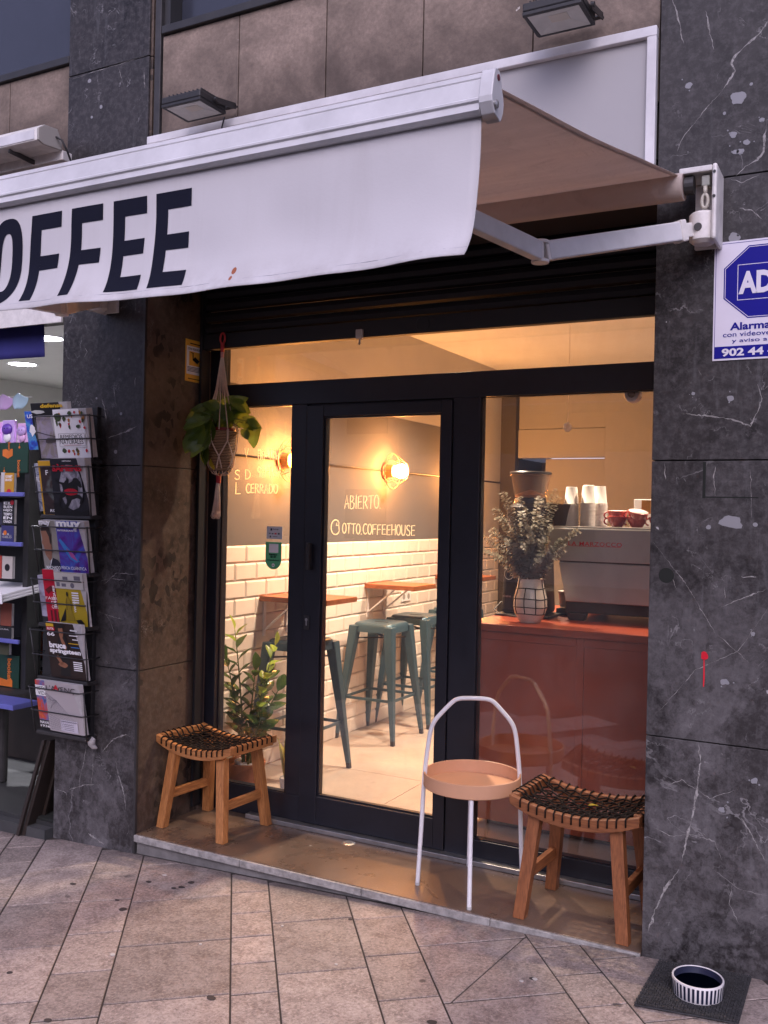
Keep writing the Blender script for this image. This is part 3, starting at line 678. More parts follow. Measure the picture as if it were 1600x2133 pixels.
B().box(-2.9, -.536, .0, .14, 3.718, 3.755).build('window_sill', 'black_metal', fl, bevel=.003)
B().box(-2.9, -.536, .11, .12, 3.757, 4.6).build('window_pane', 'window_glass', fl)
B().box(-2.9, -.536, .0, .3, 2.50, 2.998).build('lintel', 'lintel', fl)
B().box(-2.9, -.536, -.012, -.001, 2.435, 2.60).build('fascia_strip', 'aged_white', fl)
# upper storeys, out of the picture, that shade the street side like the real block
up = B().box(-8, 9, .35, 9, 4.62, 12).build('upper_storeys', 'beige'); tag(up, 'plain upper storeys of the building above the cafe', 'building')

# ================================================================== ENTRANCE STEP, FRAMES
stp = struct(B().box(.003, 2.344, .012, .60, -.2, -.034).build('entrance_step', plain('riser', (.16, .15, .145), .85, 0, .4, 9, .3)))
W[stp] = (0, 0, 0)
B().box(.003, 2.344, .0015, .60, -.032, 0).build('step_slab', 'step', stp, bevel=.002)
for a, c in ((.003, .61), (.613, 1.22), (1.223, 1.78), (1.783, 2.344)): B().box(a, c, -.012, .001, -.033, -.0015).build('step_nosing', plain('nosing', (.30, .285, .27), .7, 0, .4, 30, .4) if 'nosing' not in M else 'nosing', stp, bevel=.003)
tr = B().box(.30, 2.344, .452, .499, .0005, .022).build('threshold_track', 'steel', stp, bevel=.002)
bb = B().lathe([(.0, .004), (.024, .004), (.034, .0)], (.914, .415, .0008), 8); bb.build('floor_bolt', 'steel', stp)

FY0, FY1 = .50, .56
sf = thing('shopfront_frame', 'dark anthracite metal frame of the cafe shopfront', 'shopfront', (1.17, .53, 0))
def mem(name, x0, x1, z0, z1, y0=FY0, y1=FY1): return B().box(x0, x1, y0, y1, z0, z1).build(name, 'frame', sf, bevel=.003)
mem('jamb', .003, .072, .0005, 2.42, .478); mem('jamb', 2.285, 2.343, .0005, 2.42)
mem('mullion', .497, .587, .1445, 2.0455, FY0 - .004); mem('mullion', 1.361, 1.492, .0005, 2.0455, FY0 - .004)
mem('transom_bar', .0725, 2.2845, 2.046, 2.160, FY0 - .002); mem('sill_rail', .0725, .587, .0005, .143)
mem('sill_rail', 1.4925, 2.2845, .0005, .098); mem('door_sill', .588, 1.3605, .0005, .024, FY0 + .004); mem('door_head', .588, 1.3605, 2.037, 2.0455, FY0 + .006); mem('head_rail', .074, 2.283, 2.40, 2.42)
def pane(th, x0, x1, z0, z1, y=.525): 
    o = B().box(x0, x1, y, y + .006, z0, z1).build('glass_pane', 'glass', th); return o
def beads(th, x0, x1, z0, z1, w=.012, y=.507):
    bb = B().box(x0, x1, y, y + .015, z0, z0 + w).box(x0, x1, y, y + .015, z1 - w, z1).box(x0, x0 + w, y, y + .015, z0 + w, z1 - w).box(x1 - w, x1, y, y + .015, z0 + w, z1 - w)
    return bb.build('glazing_bead', 'frame', th)
wl = thing('side_window', 'tall narrow window left of the cafe door with opening hours written on it', 'window', (.285, .53, .145))
pl_ = pane(wl, .074, .496, .144, 2.044); beads(wl, .0735, .4965, .1435, 2.0445, .004)
wr = thing('display_window', 'large window right of the cafe door in front of the wooden counter', 'window', (1.89, .53, .1))
pr2 = pane(wr, 1.493, 2.284, .099, 2.044); beads(wr, 1.4925, 2.284, .0985, 2.0445, .004)
wt = thing('transom_window', 'wide low window above the cafe door', 'window', (1.18, .53, 2.16))
pane(wt, .074, 2.282, 2.161, 2.399); 
dr = thing('glass_door', 'dark framed glass cafe door with a handwritten open notice', 'door', (.97, .53, .03))
D0, D1 = .590, 1.358
def dmem(x0, x1, z0, z1): return B().box(x0, x1, FY0 - .012, FY1 - .01, z0, z1).build('door_frame', 'frame', dr, bevel=.003)
dmem(D0, .686, .026, 2.036); dmem(1.305, D1, .026, 2.036); dmem(.6865, 1.3045, 1.981, 2.036); dmem(.6865, 1.3045, .026, .160)
dp = pane(dr, .687, 1.304, .161, 1.980, .522); beads(dr, .6865, 1.3045, .1605, 1.9805, .008, .500)
hd = B().box(.615, .640, .455, .488, 1.245, 1.375).build('door_handle', 'black_metal', dr, bevel=.008)
lk = B().box(.600, .632, .482, .4879, .955, 1.025).build('lock_plate', 'black_metal', dr, bevel=.004)
bb = B().lathe([(.0075, -.0015), (.0075, .0)], (.616, .4818, 1.003), 14, 'y').box(.613, .619, .4802, .4818, .975, 1.0); bb.build('keyhole', 'steel', lk)

# handwriting on the glass
RX, UZ = (1, 0, 0), (0, 0, 1)
yG = .519
bb = B()
handwrite(bb, 'ABIERTO.', (.795, yG, 1.545), RX, UZ, .024, .062, .0021, .22, seed=4)
bb.build('lettering', 'marker', dp, recalc=False); bb = B()
x = handwrite(bb, '&', (.722, yG, 1.418), RX, UZ, .045, .068, .0026, seed=5)
handwrite(bb, 'OTTO.COFFEEHOUSE', (.785, yG, 1.424), RX, UZ, .0215, .048, .0021, .18, seed=6)
bb.build('lettering', 'marker', dp, recalc=False)
yL = .522
for body, x_, z_, cw, h_, r_, gp_, sm, sd_ in (('V', .200, 1.792, .024, .046, .0020, .22, None, 7), ('8H-17H', .282, 1.780, .020, .052, .0022, .3, (1, 5), 8), ('S', .140, 1.680, .034, .048, .0022, .3, None, 9), ('D', .206, 1.682, .034, .048, .0022, .3, None, 19),
        ('9H-14H', .282, 1.693, .020, .052, .0022, .3, None, 10), ('L', .146, 1.606, .034, .058, .0028, .22, None, 11), ('CERRADO', .213, 1.612, .0235, .046, .0026, .2, None, 12)):
    bb = B(); handwrite(bb, body, (x_, yL, z_), RX, UZ, cw, h_, r_, gp_, sm, sd_); bb.build('lettering', 'marker', pl_, recalc=False)

# roller shutter above the door
rs = thing('roller_shutter', 'black metal roller shutter rolled up above the cafe door', 'shutter', (1.17, .4, 2.33))
for i in range(6):
    z = 2.405 + i * .058
    prof = [(.43, z), (.405, z + .006), (.398, z + .028), (.405, z + .050), (.43, z + .056)]
    B().prism([(.03, y, zz) for y, zz in prof], (2.30, 0, 0)).build('slat', 'shutter', rs)
bar_ = B().box(.03, 2.33, .392, .435, 2.326, 2.402).build('bottom_bar', 'shutter', rs, bevel=.003)
B().box(.0135, .028, .38, .445, .03, 2.78).build('guide_rail', 'shutter', rs); B().box(2.332, 2.344, .38, .445, .03, 2.78).build('guide_rail', 'shutter', rs)
bb = B().box(.918, .952, .374, .391, 2.318, 2.362); bl = bb.build('shutter_stop', 'clear_plastic', rs, bevel=.003)
B().lathe([(.0, -.002), (.007, .006), (.004, .012), (.005, .03)], (.936, .383, 2.29), 10).build('stop_screw', 'steel', bl)
bb = B().lathe([(.032, -.002), (.034, .0)], (1.25, .392, 2.365), 18, 'y').build('lock_rose', 'shutter', rs)
B().box(.003, 2.344, .03, .38, 2.80, 2.83).build('soffit', 'dark_hole', rs)

# signboard
sb = thing('signboard', 'blank white signboard with a raised white frame above the awning', 'sign', (1.17, 0, 2.9))
B().box(.034, 2.303, .004, .019, 2.682, 3.22).build('panel', 'sign_white', sb)
for q in ((.0, 2.337, 3.2202, 3.256), (.0, 2.337, 2.647, 2.6815)): B().box(q[0], q[1], -.018, .019, q[2], q[3]).build('sign_frame', 'bar_white', sb, bevel=.003)
for q in ((.0, .0338), (2.3032, 2.337)): B().box(q[0], q[1], -.018, .019, 2.682, 3.22).build('sign_frame', 'bar_white', sb, bevel=.003)

# ================================================================== AWNING
aw = thing('awning', 'white retractable awning with the word coffee on its drooping valance', 'awning', (1.2, 0, 2.6))
AX0, AX1 = -.16, 2.447
def VAL(x, t, out=0.0):
    s = (x - AX0) / (AX1 - AX0)
    y = -1.838 - .045 * t ** 5 - .004 * t - (.008 * math.sin(6.1 * x + .4) + .005 * math.sin(13.7 * x) + .004 * math.sin(29 * x + 2)) * t * t - out
    y -= .0016 * math.sin(9 * x + 7 * t) * math.sin(PI * t) + .0012 * math.sin(23 * x - 9 * t) * t
    z = 2.236 - (.268 + .004 * (2.45 - x)) * t + .004 * t * math.sin(5.0 * x + 1)
    return (x - .004 * t * t * (s > .99), y, z)
vl = B().grid(lambda u, t: VAL(AX0 + u * (AX1 - AX0 - .003), t), 130, 40).build('valance', 'cloth', aw, smooth=True, recalc=False)
md = vl.modifiers.new('thickness', 'SOLIDIFY'); md.thickness = .0012; md.offset = -1
def patch(bb, x0, x1, t0, t1, x2=None, x3=None, nt=8):
    """block of print between t0 and t1 that follows the cloth"""
    bb.grid(lambda u, q: VAL(x0 + u * (x1 - x0), t0 + q * (t1 - t0), .0022), 4, max(4, int(40 * (t1 - t0))))
bb = B(); T0, T1 = .16, .915
def EF(x, w_, e):
    patch(bb, x, x + .033, T0, T1, nt=14)
    patch(bb, x + .033, x + w_, T0, T0 + .135); tm = T0 + (.33 if e else .36)
    patch(bb, x + .033, x + w_ - .004, tm, tm + .125)
    if e: patch(bb, x + .033, x + w_ - .002, T1 - .125, T1)
EF(1.336, .0955, False); EF(1.462, .094, False); EF(1.586, .0945, True); EF(1.706, .0955, True)
def ring(cx, cz, a0, a1, rx=.052, n=44):
    tm, th = (T0 + T1) / 2, (T1 - T0) / 2; e = .75
    def pt(a, rx, rt):
        c, s = math.cos(a), math.sin(a); return cx + rx * math.copysign(abs(c) ** e, c), tm + rt * math.copysign(abs(s) ** e, s)
    for i in range(n):
        p, q = a0 + (a1 - a0) * i / n, a0 + (a1 - a0) * (i + 1) / n
        o1, o2, i1, i2 = pt(p, rx, th + .012), pt(q, rx, th + .012), pt(p, rx - .033, th - .12), pt(q, rx - .033, th - .12)
        bb.add([VAL(*o1, .0024), VAL(*o2, .0024), VAL(*i2, .0024), VAL(*i1, .0024)], [(0, 1, 2, 3)])
ring(1.260, 0, 0, 2 * PI); ring(1.134, 0, .7, 2 * PI - .7)
bb.build('lettering', 'ink_navy', vl, recalc=False)
B().tube([VAL(AX0 + i / 60 * (AX1 - AX0 - .004), .935, .001) for i in range(61)], .0007, 4).build('hem_seam', flat('seam', (.35, .34, .38)), vl)
bb = B().prism([VAL(1.935 + math.cos(a) * .006, .86 + math.sin(a) * .03, .001) for a in [k * .7 for k in range(9)]], (0, -.0005, 0)).prism([VAL(1.933 + math.cos(a) * .004, .92 + math.sin(a) * .02, .001) for a in [k * .8 for k in range(8)]], (0, -.0005, 0))
bb.build('rust_spot', flat('rust', (.30, .09, .04), .8), vl)
# front bar: a curved aluminium profile
prof = [(-1.800, 2.290), (-1.815, 2.302), (-1.838, 2.303), (-1.843, 2.299), (-1.8455, 2.2915), (-1.844, 2.289), (-1.8475, 2.2865), (-1.855, 2.2535), (-1.8595, 2.2500), (-1.8595, 2.2460), (-1.8555, 2.2430), (-1.8580, 2.2300), (-1.850, 2.2250), (-1.826, 2.2260), (-1.800, 2.2320)]
fb = B().prism([(AX0, y, z) for y, z in prof], (AX1 - AX0, 0, 0)).build('front_bar', 'bar_white', aw, auto=.5)
capp = [(-1.849, 2.3005), (-1.840, 2.304), (-1.827, 2.303), (-1.820, 2.296), (-1.817, 2.278), (-1.810, 2.267), (-1.806, 2.253), (-1.808, 2.238), (-1.816, 2.222), (-1.823, 2.216), (-1.830, 2.219), (-1.850, 2.2225), (-1.862, 2.2400), (-1.863, 2.250), (-1.858, 2.275), (-1.853, 2.293)]
for xa in (AX1 + .0005, AX0 - .026):
    ec = B().prism([(xa, y, z) for y, z in capp], (.0255, 0, 0)).build('end_cap', 'bar_white', fb, bevel=.002)
bb = B().lathe([(.0075, 0), (.0075, .004), (.004, .006)], (AX1 + .026, -1.8485, 2.238), 14, 'x').build('cap_screw', 'steel', fb)
B().lathe([(.0055, 0), (.0055, .0015)], (AX1 + .026, -1.836, 2.289), 12, 'x').build('cap_plug', flat('plug', (.12, .01, .02)), fb)
# roller tube, sagging cloth
RYc, RZc, RR = -.115, 2.640, .046
rt = B().lathe([(RR, 0), (RR, 2.66)], (-.20, RYc, RZc), 28, 'x').build('roller_tube', 'under', aw, auto=.6)
B().lathe([(.03, 0), (.03, .03)], (2.463, RYc, RZc), 16, 'x').build('tube_end', 'dark_metal', rt)
def CL(u, t):
    x = AX0 + u * (AX1 - AX0); y = RYc + .018 + (-1.800 - RYc - .018) * t; z = RZc + RR - .0035 + (2.298 - RZc - RR + .0035) * t
    sag = .030 * math.sin(PI * t) * math.sin(PI * min(1, max(0, u))) ** .5 + .004 * math.sin(40 * u + 9 * t) * math.sin(PI * t) * .5
    edge = .012 * math.sin(PI * t) * (u > .985)
    return (x - edge, y, z - sag)
cl = B().grid(CL, 110, 26).build('canopy_cloth', 'under', aw, smooth=True, recalc=False)
md = cl.modifiers.new('thickness', 'SOLIDIFY'); md.thickness = .0012; md.offset = 1
B().tube([CL(.995, i / 20) for i in range(21)], .004, 6).build('edge_hem', 'under', cl, smooth=True)
# folding arms
def arm(sg, sh, el, ft):
    d1 = (V(el) - V(sh)).normalized(); d2 = (V(ft) - V(el)).normalized()
    a1 = B().bar(V(sh) + d1 * .075, V(el) - d1 * .02, .038, .062, w2=.038, h2=.058).build('upper_arm', 'bar_white', aw, bevel=.005)
    B().bar(V(sh) + d1 * .03, V(sh) + d1 * .085, .030, .046).build('arm_socket', 'aged_white', a1, bevel=.003)
    B().bar(V(sh) + d1 * .065, V(sh) + d1 * .092, .046, .070).build('arm_collar', 'aged_white', a1, bevel=.004)
    a2 = B().bar(V(el) + d2 * .02, ft, .034, .056, w2=.03, h2=.045).build('forearm', 'bar_white', aw, bevel=.005)
    e = V(el); bb = B()
    for dz in (-.031, .026): bb.lathe([(.026, 0), (.027, .003), (.027, .007), (.024, .010)], (e.x, e.y, e.z + dz - .002), 18)
    bb.lathe([(.012, -.028), (.012, .028)], (e.x, e.y, e.z), 12)
    bb.build('elbow_joint', 'aged_white', aw, auto=.6)
    bb = B().bar(e + d1 * -.035, e + d1 * -.012, .036, .058).bar(e + d2 * .012, e + d2 * .035, .032, .055); bb.build('elbow_plate', 'aged_white', aw, bevel=.003)
    B().bar(V(ft), V(ft) + V((0, -.03, .03)), .04, .03).build('arm_shoe', 'aged_white', aw)
arm(1, (2.500, -.105, 2.495), (2.150, -.66, 2.318), (2.085, -1.79, 2.24))
arm(-1, (-.185, -.105, 2.495), (.165, -.66, 2.318), (.23, -1.79, 2.24))
def bracket(xa, sg):
    """end bracket: plate with a top tray, a gear and the arm's knuckle"""
    x1 = xa + sg * .060
    br = B().box(min(x1, x1 - sg * .016), max(x1, x1 - sg * .016), -.150, -.001, 2.445, 2.695).build('bracket_plate', 'aged_white', aw, bevel=.008)
    x2 = xa - sg * .062; B().box(min(x2, x1 - sg * .0165), max(x2, x1 - sg * .0165), -.145, -.001, 2.672, 2.692).build('bracket_tray', 'aged_white', br, bevel=.004)
    B().box(min(xa - sg * .03, x1 - sg * .0165), max(xa - sg * .03, x1 - sg * .0165), -.02, -.001, 2.45, 2.668).build('bracket_back', 'aged_white', br, bevel=.003)
    kn = B().lathe([(.0, -.052), (.030, -.052), (.044, -.040), (.046, .0), (.046, .045), (.038, .052), (.0, .052)], (xa + sg * .012, -.098, 2.495), 24).build('knuckle', 'aged_white', br, auto=.5)
    B().lathe([(.013, -.003), (.013, .004)], (xa + sg * .002, -.1425, 2.492), 16, 'y').build('pivot_bolt', 'dark_metal', br)
    B().box(min(xa + sg * .008, xa + sg * .034), max(xa + sg * .008, xa + sg * .034), -.13, -.09, 2.628, 2.664).build('gear_block', flat('gear', (.30, .30, .26)), br, bevel=.004)
    ey = [(xa + sg * .02 , -.125, 2.628), (xa + sg * .02, -.127, 2.60)] 
    B().tube(ey, .007, 8).tube(arc((xa + sg * .02, -.128, 2.578), .018, 0, 2 * PI, 16, (.55, 0, 0), (0, 0, 1.25))[:-1], .006, 8, closed=True).build('crank_eye', flat('eye', (.46, .43, .36), .4), br, smooth=True)
    for zz in (2.665, 2.585): B().lathe([(.005, -.002), (.005, 0)], (x1 - sg * .008, -.1505, zz), 10, 'y').build('bracket_screw', 'black_metal', br)
bracket(2.510, 1); bracket(-.195, -1)

# house row added out of view: blocks the bright horizon mirrored in the panes
ab = thing('unseen_house_row', 'plain brown house row added across the street, mirrored in the cafe panes', 'building', (0, -24, -.6))
B().box(-40, 40, -30, -24, -.61, 7.5).build('wall', flat('opposite_wall', (.42, .37, .35), .9), ab)
wm = B().box(-.8, .8, -.05, .02, 0, 1.7).mesh('window', 'window_glass')
for k in range(22):
    for z in (.6, 4.2): piece('window', wm, ab, (-38 + k * 3.6, -23.97, z))

# ================================================================== LAMPS, SIGNS ON THE FACADE (unlit)
def floodlight(loc, label, yaw):
    """flat LED flood: finned housing seen from below, bezel, faceted reflector, wall bracket; built around its pivot"""
    t = thing('floodlight', label, 'floodlight', (0, 0, 0), 'unlit floodlights over the signboard')
    hw, hd = .125, .105
    B().box(-hw, hw, -hd, hd, -.018, .018).build('housing', 'black_metal', t, bevel=.006)
    bb = B()
    for i in range(9): bb.box(-hw + .02 + i * .026, -hw + .025 + i * .026, -hd + .03, hd - .02, .0185, .038)
    bb.build('cooling_fin', 'black_metal', t)
    bz = B(); z0, z1 = -.034, -.0185; bw = .016
    bz.box(-hw, hw, -hd, -hd + bw, z0, z1).box(-hw, hw, hd - bw, hd, z0, z1).box(-hw, -hw + bw, -hd + bw, hd - bw, z0, z1).box(hw - bw, hw, -hd + bw, hd - bw, z0, z1)
    bz.build('bezel', 'black_metal', t, bevel=.002)
    a, bq, c, d = hw - bw, hd - bw, .04, .03
    o_ = [(-a, -bq, z0 + .001), (a, -bq, z0 + .001), (a, bq, z0 + .001), (-a, bq, z0 + .001)]; i_ = [(-c, -d, z1 - .001), (c, -d, z1 - .001), (c, d, z1 - .001), (-c, d, z1 - .001)]
    B().add(o_ + i_, [(0, 1, 5, 4), (1, 2, 6, 5), (2, 3, 7, 6), (3, 0, 4, 7)]).build('reflector', 'lens_grey', t)
    B().box(-c, c, -d, d, z1 - .0022, z1 - .0005).build('led_plate', flat('led_plate', (.52, .50, .44)), t)
    bb = B().bar((-hw - .012, .0, 0), (-hw - .012, .17, .03), .006, .03).bar((hw + .012, .0, 0), (hw + .012, .17, .03), .006, .03).bar((-hw - .015, .17, .03), (hw + .015, .17, .03), .03, .006)
    bb.build('mounting_bracket', 'black_metal', t)
    B().lathe([(.012, -.008), (.012, .008)], (hw + .018, 0, 0), 12, 'x').build('tilt_knob', 'black_metal', t)
    t.location = loc; t.scale = (.84, .84, .84); t.rotation_euler = (math.radians(1), 0, yaw); return t
floodlight((.400, -.165, 3.275), 'black floodlight near the pillar, on the beige wall over the awning text', .0)
f2 = floodlight((2.030, -.165, 3.298), 'black floodlight over the right end of the signboard', .0)
wr_ = B().tube([(.46, -.03, 3.26), (.47, -.06, 3.20), (.50, -.02, 3.19), (.52, .012, 3.20)], .004, 6).build('lamp_cable', 'black_metal', smooth=True); tag(wr_, 'thin dark cable running from the floodlight near the pillar to the signboard', 'cable')

ft = thing('fluorescent_fixture', 'dirty white fluorescent lamp fixture on the wall over the news shop', 'lamp', (-.95, -.15, 3.3))
pf = [(-.06, 3.300), (-.09, 3.352), (-.17, 3.345), (-.205, 3.318), (-.205, 3.262), (-.17, 3.250), (-.06, 3.258)]
B().prism([(-1.75, y, z) for y, z in pf], (1.235, 0, 0)).build('housing', 'aged_white', ft, bevel=.003)
B().prism([(-.5148, y, z) for y, z in pf], (.012, 0, 0)).build('end_cap', flat('fixture_end', (.33, .31, .28)), ft, bevel=.003)
B().box(-1.74, -.53, -.2085, -.2055, 3.268, 3.312).build('diffuser', 'bar_white', ft)
B().box(-1.7, -.5, -.058, .019, 3.215, 3.262).build('back_rail', 'aged_white', ft, bevel=.004)
for x in (-.72, -1.4): B().bar((x, -.19, 3.249), (x + .03, -.02, 3.225), .012, .02).build('support_arm', 'dark_metal', ft)
B().tube([(-.503, -.10, 3.31), (-.475, -.09, 3.295), (-.468, -.06, 3.25), (-.478, -.03, 3.22), (-.50, .01, 3.20)], .005, 7).build('cable', 'black_metal', ft, smooth=True)

# yellow camera-surveillance notice on the jamb (plane x=0, seen from +x)
cs = thing('warning_sign', 'yellow video surveillance notice high on the pillar jamb above the hanging plant', 'sign', (0, .357, 2.26))
B().box(.0006, .003, .286, .430, 2.160, 2.368).build('plate', 'yellow', cs)
R_, U_ = (0, 1, 0), (0, 0, 1)
B().box(.0031, .0036, .294, .422, 2.196, 2.336).build('paper_field', 'paper_white', cs)
B().box(.0037, .0042, .312, .404, 2.240, 2.310).build('picture_field', 'yellow', cs)
bb = B().prism([(.0044, .336, 2.268), (.0044, .374, 2.252), (.0044, .392, 2.268), (.0044, .356, 2.286)], (.0005, 0, 0)).prism([(.0044, .338, 2.27), (.0044, .345, 2.27), (.0044, .343, 2.304), (.0044, .336, 2.304)], (.0005, 0, 0)).prism([(.0044, .322, 2.302), (.0044, .345, 2.302), (.0044, .345, 2.305), (.0044, .322, 2.305)], (.0005, 0, 0))
bb.build('camera_symbol', 'ink_navy', cs)
text('lettering', 'ZONA VIDEOVIGILADA', cs, 'ink_navy', (.0036, .300, 2.317), R_, U_, .116, .011, bold=.015)
bb = B()
for i in range(4): bb.box(.0037, .0041, .300, .416 - .012 * (i == 3), 2.230 - i * .0065, 2.2325 - i * .0065)
bb.box(.0031, .0035, .318, .40, 2.347, 2.352).box(.0031, .0035, .306, .41, 2.172, 2.176); bb.build('small_print', 'ink_navy', cs)

# alarm sign on the right-hand pillar (plane y=0, seen from -y)
al = thing('alarm_sign', 'blue and white alarm company sign with an octagon on the wide pillar', 'sign', (2.70, 0, 2.27))
X0, X1, Z0, Z1 = 2.544, 2.860, 2.068, 2.470
B().box(X0, X1, -.004, -.0005, Z0, Z1).build('plate', 'sign_lilac', al)
bb = B(); y0, y1 = -.0046, -.0041
for q in ((X0 + .005, X1 - .005, Z1 - .0075, Z1 - .006), (X0 + .005, X1 - .005, Z0 + .006, Z0 + .0075), (X0 + .005, X0 + .0065, Z0 + .0075, Z1 - .0075), (X1 - .0065, X1 - .005, Z0 + .0075, Z1 - .0075)): bb.box(q[0], q[1], y0, y1, q[2], q[3])
bb.box(X0 + .0066, X1 - .0066, y0, y1, Z0 + .0076, 2.115); bb.build('border', 'blue_sign', al)
oc = lambda k: [(2.702 + sx * (.126 - k), y0, 2.328 + sz * (.122 - k)) for sx, sz in ((-1, .42), (-.38, 1), (.38, 1), (1, .42), (1, -.42), (.38, -1), (-.38, -1), (-1, -.42))]
B().prism(oc(0), (0, .0005, 0)).build('octagon', 'blue_sign', al)
o1, o2 = [(p[0], -.0050, p[2]) for p in oc(.004)], [(p[0], -.0050, p[2]) for p in oc(.0058)]
bb = B()
for i in range(8): bb.prism([o1[i], o1[(i + 1) % 8], o2[(i + 1) % 8], o2[i]], (0, .0003, 0))
a0, a1, c0, c1 = 2.620, 2.784, 2.268, 2.388
for q in ((a0, a1, c1 - .002, c1), (a0, a1, c0, c0 + .002), (a0, a0 + .002, c0 + .002, c1 - .002), (a1 - .002, a1, c0 + .002, c1 - .002)): bb.box(q[0], q[1], -.0051, -.0047, q[2], q[3])
bb.build('octagon_line', 'sign_lilac', al)
text('lettering', 'ADT', al, 'sign_lilac', (2.624, -.0048, 2.288), RX, UZ, .155, .076, bold=.045)
text('lettering', 'Alarma', al, 'blue_sign', (2.599, -.0042, 2.168), RX, UZ, .128, .026, bold=.03)
text('lettering', 'con videoverificación', al, 'blue_sign', (2.577, -.0042, 2.1465), RX, UZ, .262, .0165, bold=.006)
text('lettering', 'y aviso a policía', al, 'blue_sign', (2.606, -.0042, 2.1225), RX, UZ, .205, .0170, bold=.006)
text('lettering', '902 44 44 38', al, 'sign_lilac', (2.574, -.0048, 2.0805), RX, UZ, .255, .027, bold=.035)

# stickers on the side window
st = thing('payment_sticker', 'small grey card payment sticker on the side window, above the green one', 'sticker', (.39, .52, 1.416))
yS = .5235
B().box(.344, .438, yS - .001, yS + .0004, 1.384, 1.447).build('film', 'sticker_grey', st, bevel=.0003)
text('lettering', 'Sumup', st, 'ink_navy', (.382, yS - .0012, 1.428), RX, UZ, .034, .009, bold=.02)
bb = B().box(.368, .378, yS - .0016, yS - .0012, 1.426, 1.437).box(.358, .369, yS - .0016, yS - .0012, 1.410, 1.414).box(.376, .386, yS - .0016, yS - .0012, 1.408, 1.413).box(.413, .423, yS - .0016, yS - .0012, 1.407, 1.415).box(.364, .372, yS - .0016, yS - .0012, 1.392, 1.400).box(.382, .41, yS - .0016, yS - .0012, 1.396, 1.398); bb.build('card_logos', 'ink_navy', st)
bb = B().lathe([(.0042, -.0016), (.0042, -.0012)], (.396, yS, 1.411), 12, 'y').lathe([(.0042, -.0017), (.0042, -.0013)], (.401, yS, 1.411), 12, 'y'); bb.build('card_logo', 'red_paint', st)
sg = thing('review_sticker', 'green tongue shaped review sticker on the side window', 'sticker', (.388, .52, 1.30))
pts = [(.340, yS - .0008, 1.369), (.436, yS - .0008, 1.369)] + [(.388 + .048 * math.cos(a), yS - .0008, 1.281 + .048 * math.sin(a)) for a in [-(PI * i / 14) for i in range(15)]]
B().prism(pts, (0, .001, 0)).build('film', 'tripad_green', sg)
B().box(.361, .417, yS - .0013, yS - .0009, 1.316, 1.360).build('blank_field', 'paper_white', sg)
for s_, z, w_ in (('Review', 1.302, .050), ('us on', 1.290, .034), ('Tripadvisor', 1.273, .078)): text('lettering', s_, sg, 'ink_navy', (.388 - w_ / 2, yS - .001, z), RX, UZ, w_, .0105, bold=.03)
B().lathe([(.009, -.0014), (.009, -.0010)], (.388, yS, 1.254), 18, 'y').build('round_emblem', 'paper_white', sg)
bb = B()
for dx in (-.003, .003): bb.lathe([(.0024, -.0018), (.0024, -.0015)], (.388 + dx, yS, 1.254), 10, 'y')
bb.build('emblem_eyes', 'ink_navy', sg)

# ================================================================== HANGING PLANT
HX, HY = .160, .375
mh = thing('macrame_hanger', 'cream macrame plant hanger with a long tassel, hung from the shutter', 'plant hanger', (HX, HY, 2.4))
bb = B().tube(arc((HX, HY, 2.372), .014, -.3 * PI, 1.3 * PI, 12, (1, 0, 0), (0, 0, 1.9)), .005, 7).lathe([(.009, 2.305), (.010, 2.35)], (HX, HY, 0), 10); bb.build('loop', 'tape_red', mh, smooth=True)
B().lathe([(.008, 2.275), (.0095, 2.304)], (HX, HY, 0), 10).build('wrap', 'tape_pink', mh)
BXc, BYc = .176, .36
zt, zb = 1.905, 1.715
bb = B()
for k in range(12):
    a = 2 * PI * k / 12; tx, ty = BXc + .082 * math.cos(a), BYc + .082 * math.sin(a)
    bb.tube([(HX + .006 * math.cos(a), HY + .006 * math.sin(a), 2.276), (HX + .028 * math.cos(a) , HY + .028 * math.sin(a), 2.12), (tx, ty, 1.915)], .0026, 5)
bb.build('cord', 'macrame', mh, smooth=True)
bb = B()
for k in range(6):
    a = 2 * PI * (k + .5) / 6; a2 = a + PI / 6; a1_ = a - PI / 6
    P = lambda an, r, z: (BXc + r * math.cos(an), BYc + r * math.sin(an), z)
    for s_ in (-1, 1):
        for d in (-.02, .02):
            bb.tube([P(a + d + s_ * .03, .082, 1.915), P(a + d, .080, 1.862), P(a + d + s_ * PI / 12, .077, 1.82), P(a + d + s_ * PI / 6, .0725, 1.785), P(a + d + s_ * PI / 6 * .7, .064, 1.74), P(a + d + s_ * .1, .04, 1.703), (BXc - .006, BYc, 1.69)], .0022, 5)
bb.build('net', 'macrame', mh, smooth=True)
B().lathe([(.011, 1.655), (.013, 1.70)], (BXc - .012, BYc, 0), 10).build('wrap', 'tape_red', mh)
bb = B()
for k in range(26):
    a = rnd.uniform(0, 2 * PI); r0, r1 = rnd.uniform(.002, .009), rnd.uniform(.008, .024); cx = BXc - .013
    bb.tube([(cx + r0 * math.cos(a), BYc + r0 * math.sin(a), 1.66), (cx - .004 + r1 * .75 * math.cos(a), BYc + r1 * .75 * math.sin(a), 1.57), (cx - .008 + r1 * math.cos(a), BYc + r1 * math.sin(a), 1.515)], .0021, 5)
    x, y, z = cx - .008 + r1 * math.cos(a), BYc + r1 * math.sin(a), 1.515
    for q in range(3): bb.tube([(x, y, z), (x + rnd.uniform(-.008, .008), y + rnd.uniform(-.008, .008), z - rnd.uniform(.018, .038))], .0013, 4)
    bb.lathe([(0, -.004), (.0042, 0), (0, .004)], (x, y, z), 6)
bb.build('tassel', 'macrame', mh, smooth=True)
bk = thing('wicker_basket', 'small woven basket held in the macrame hanger', 'basket', (BXc, BYc, 1.715))
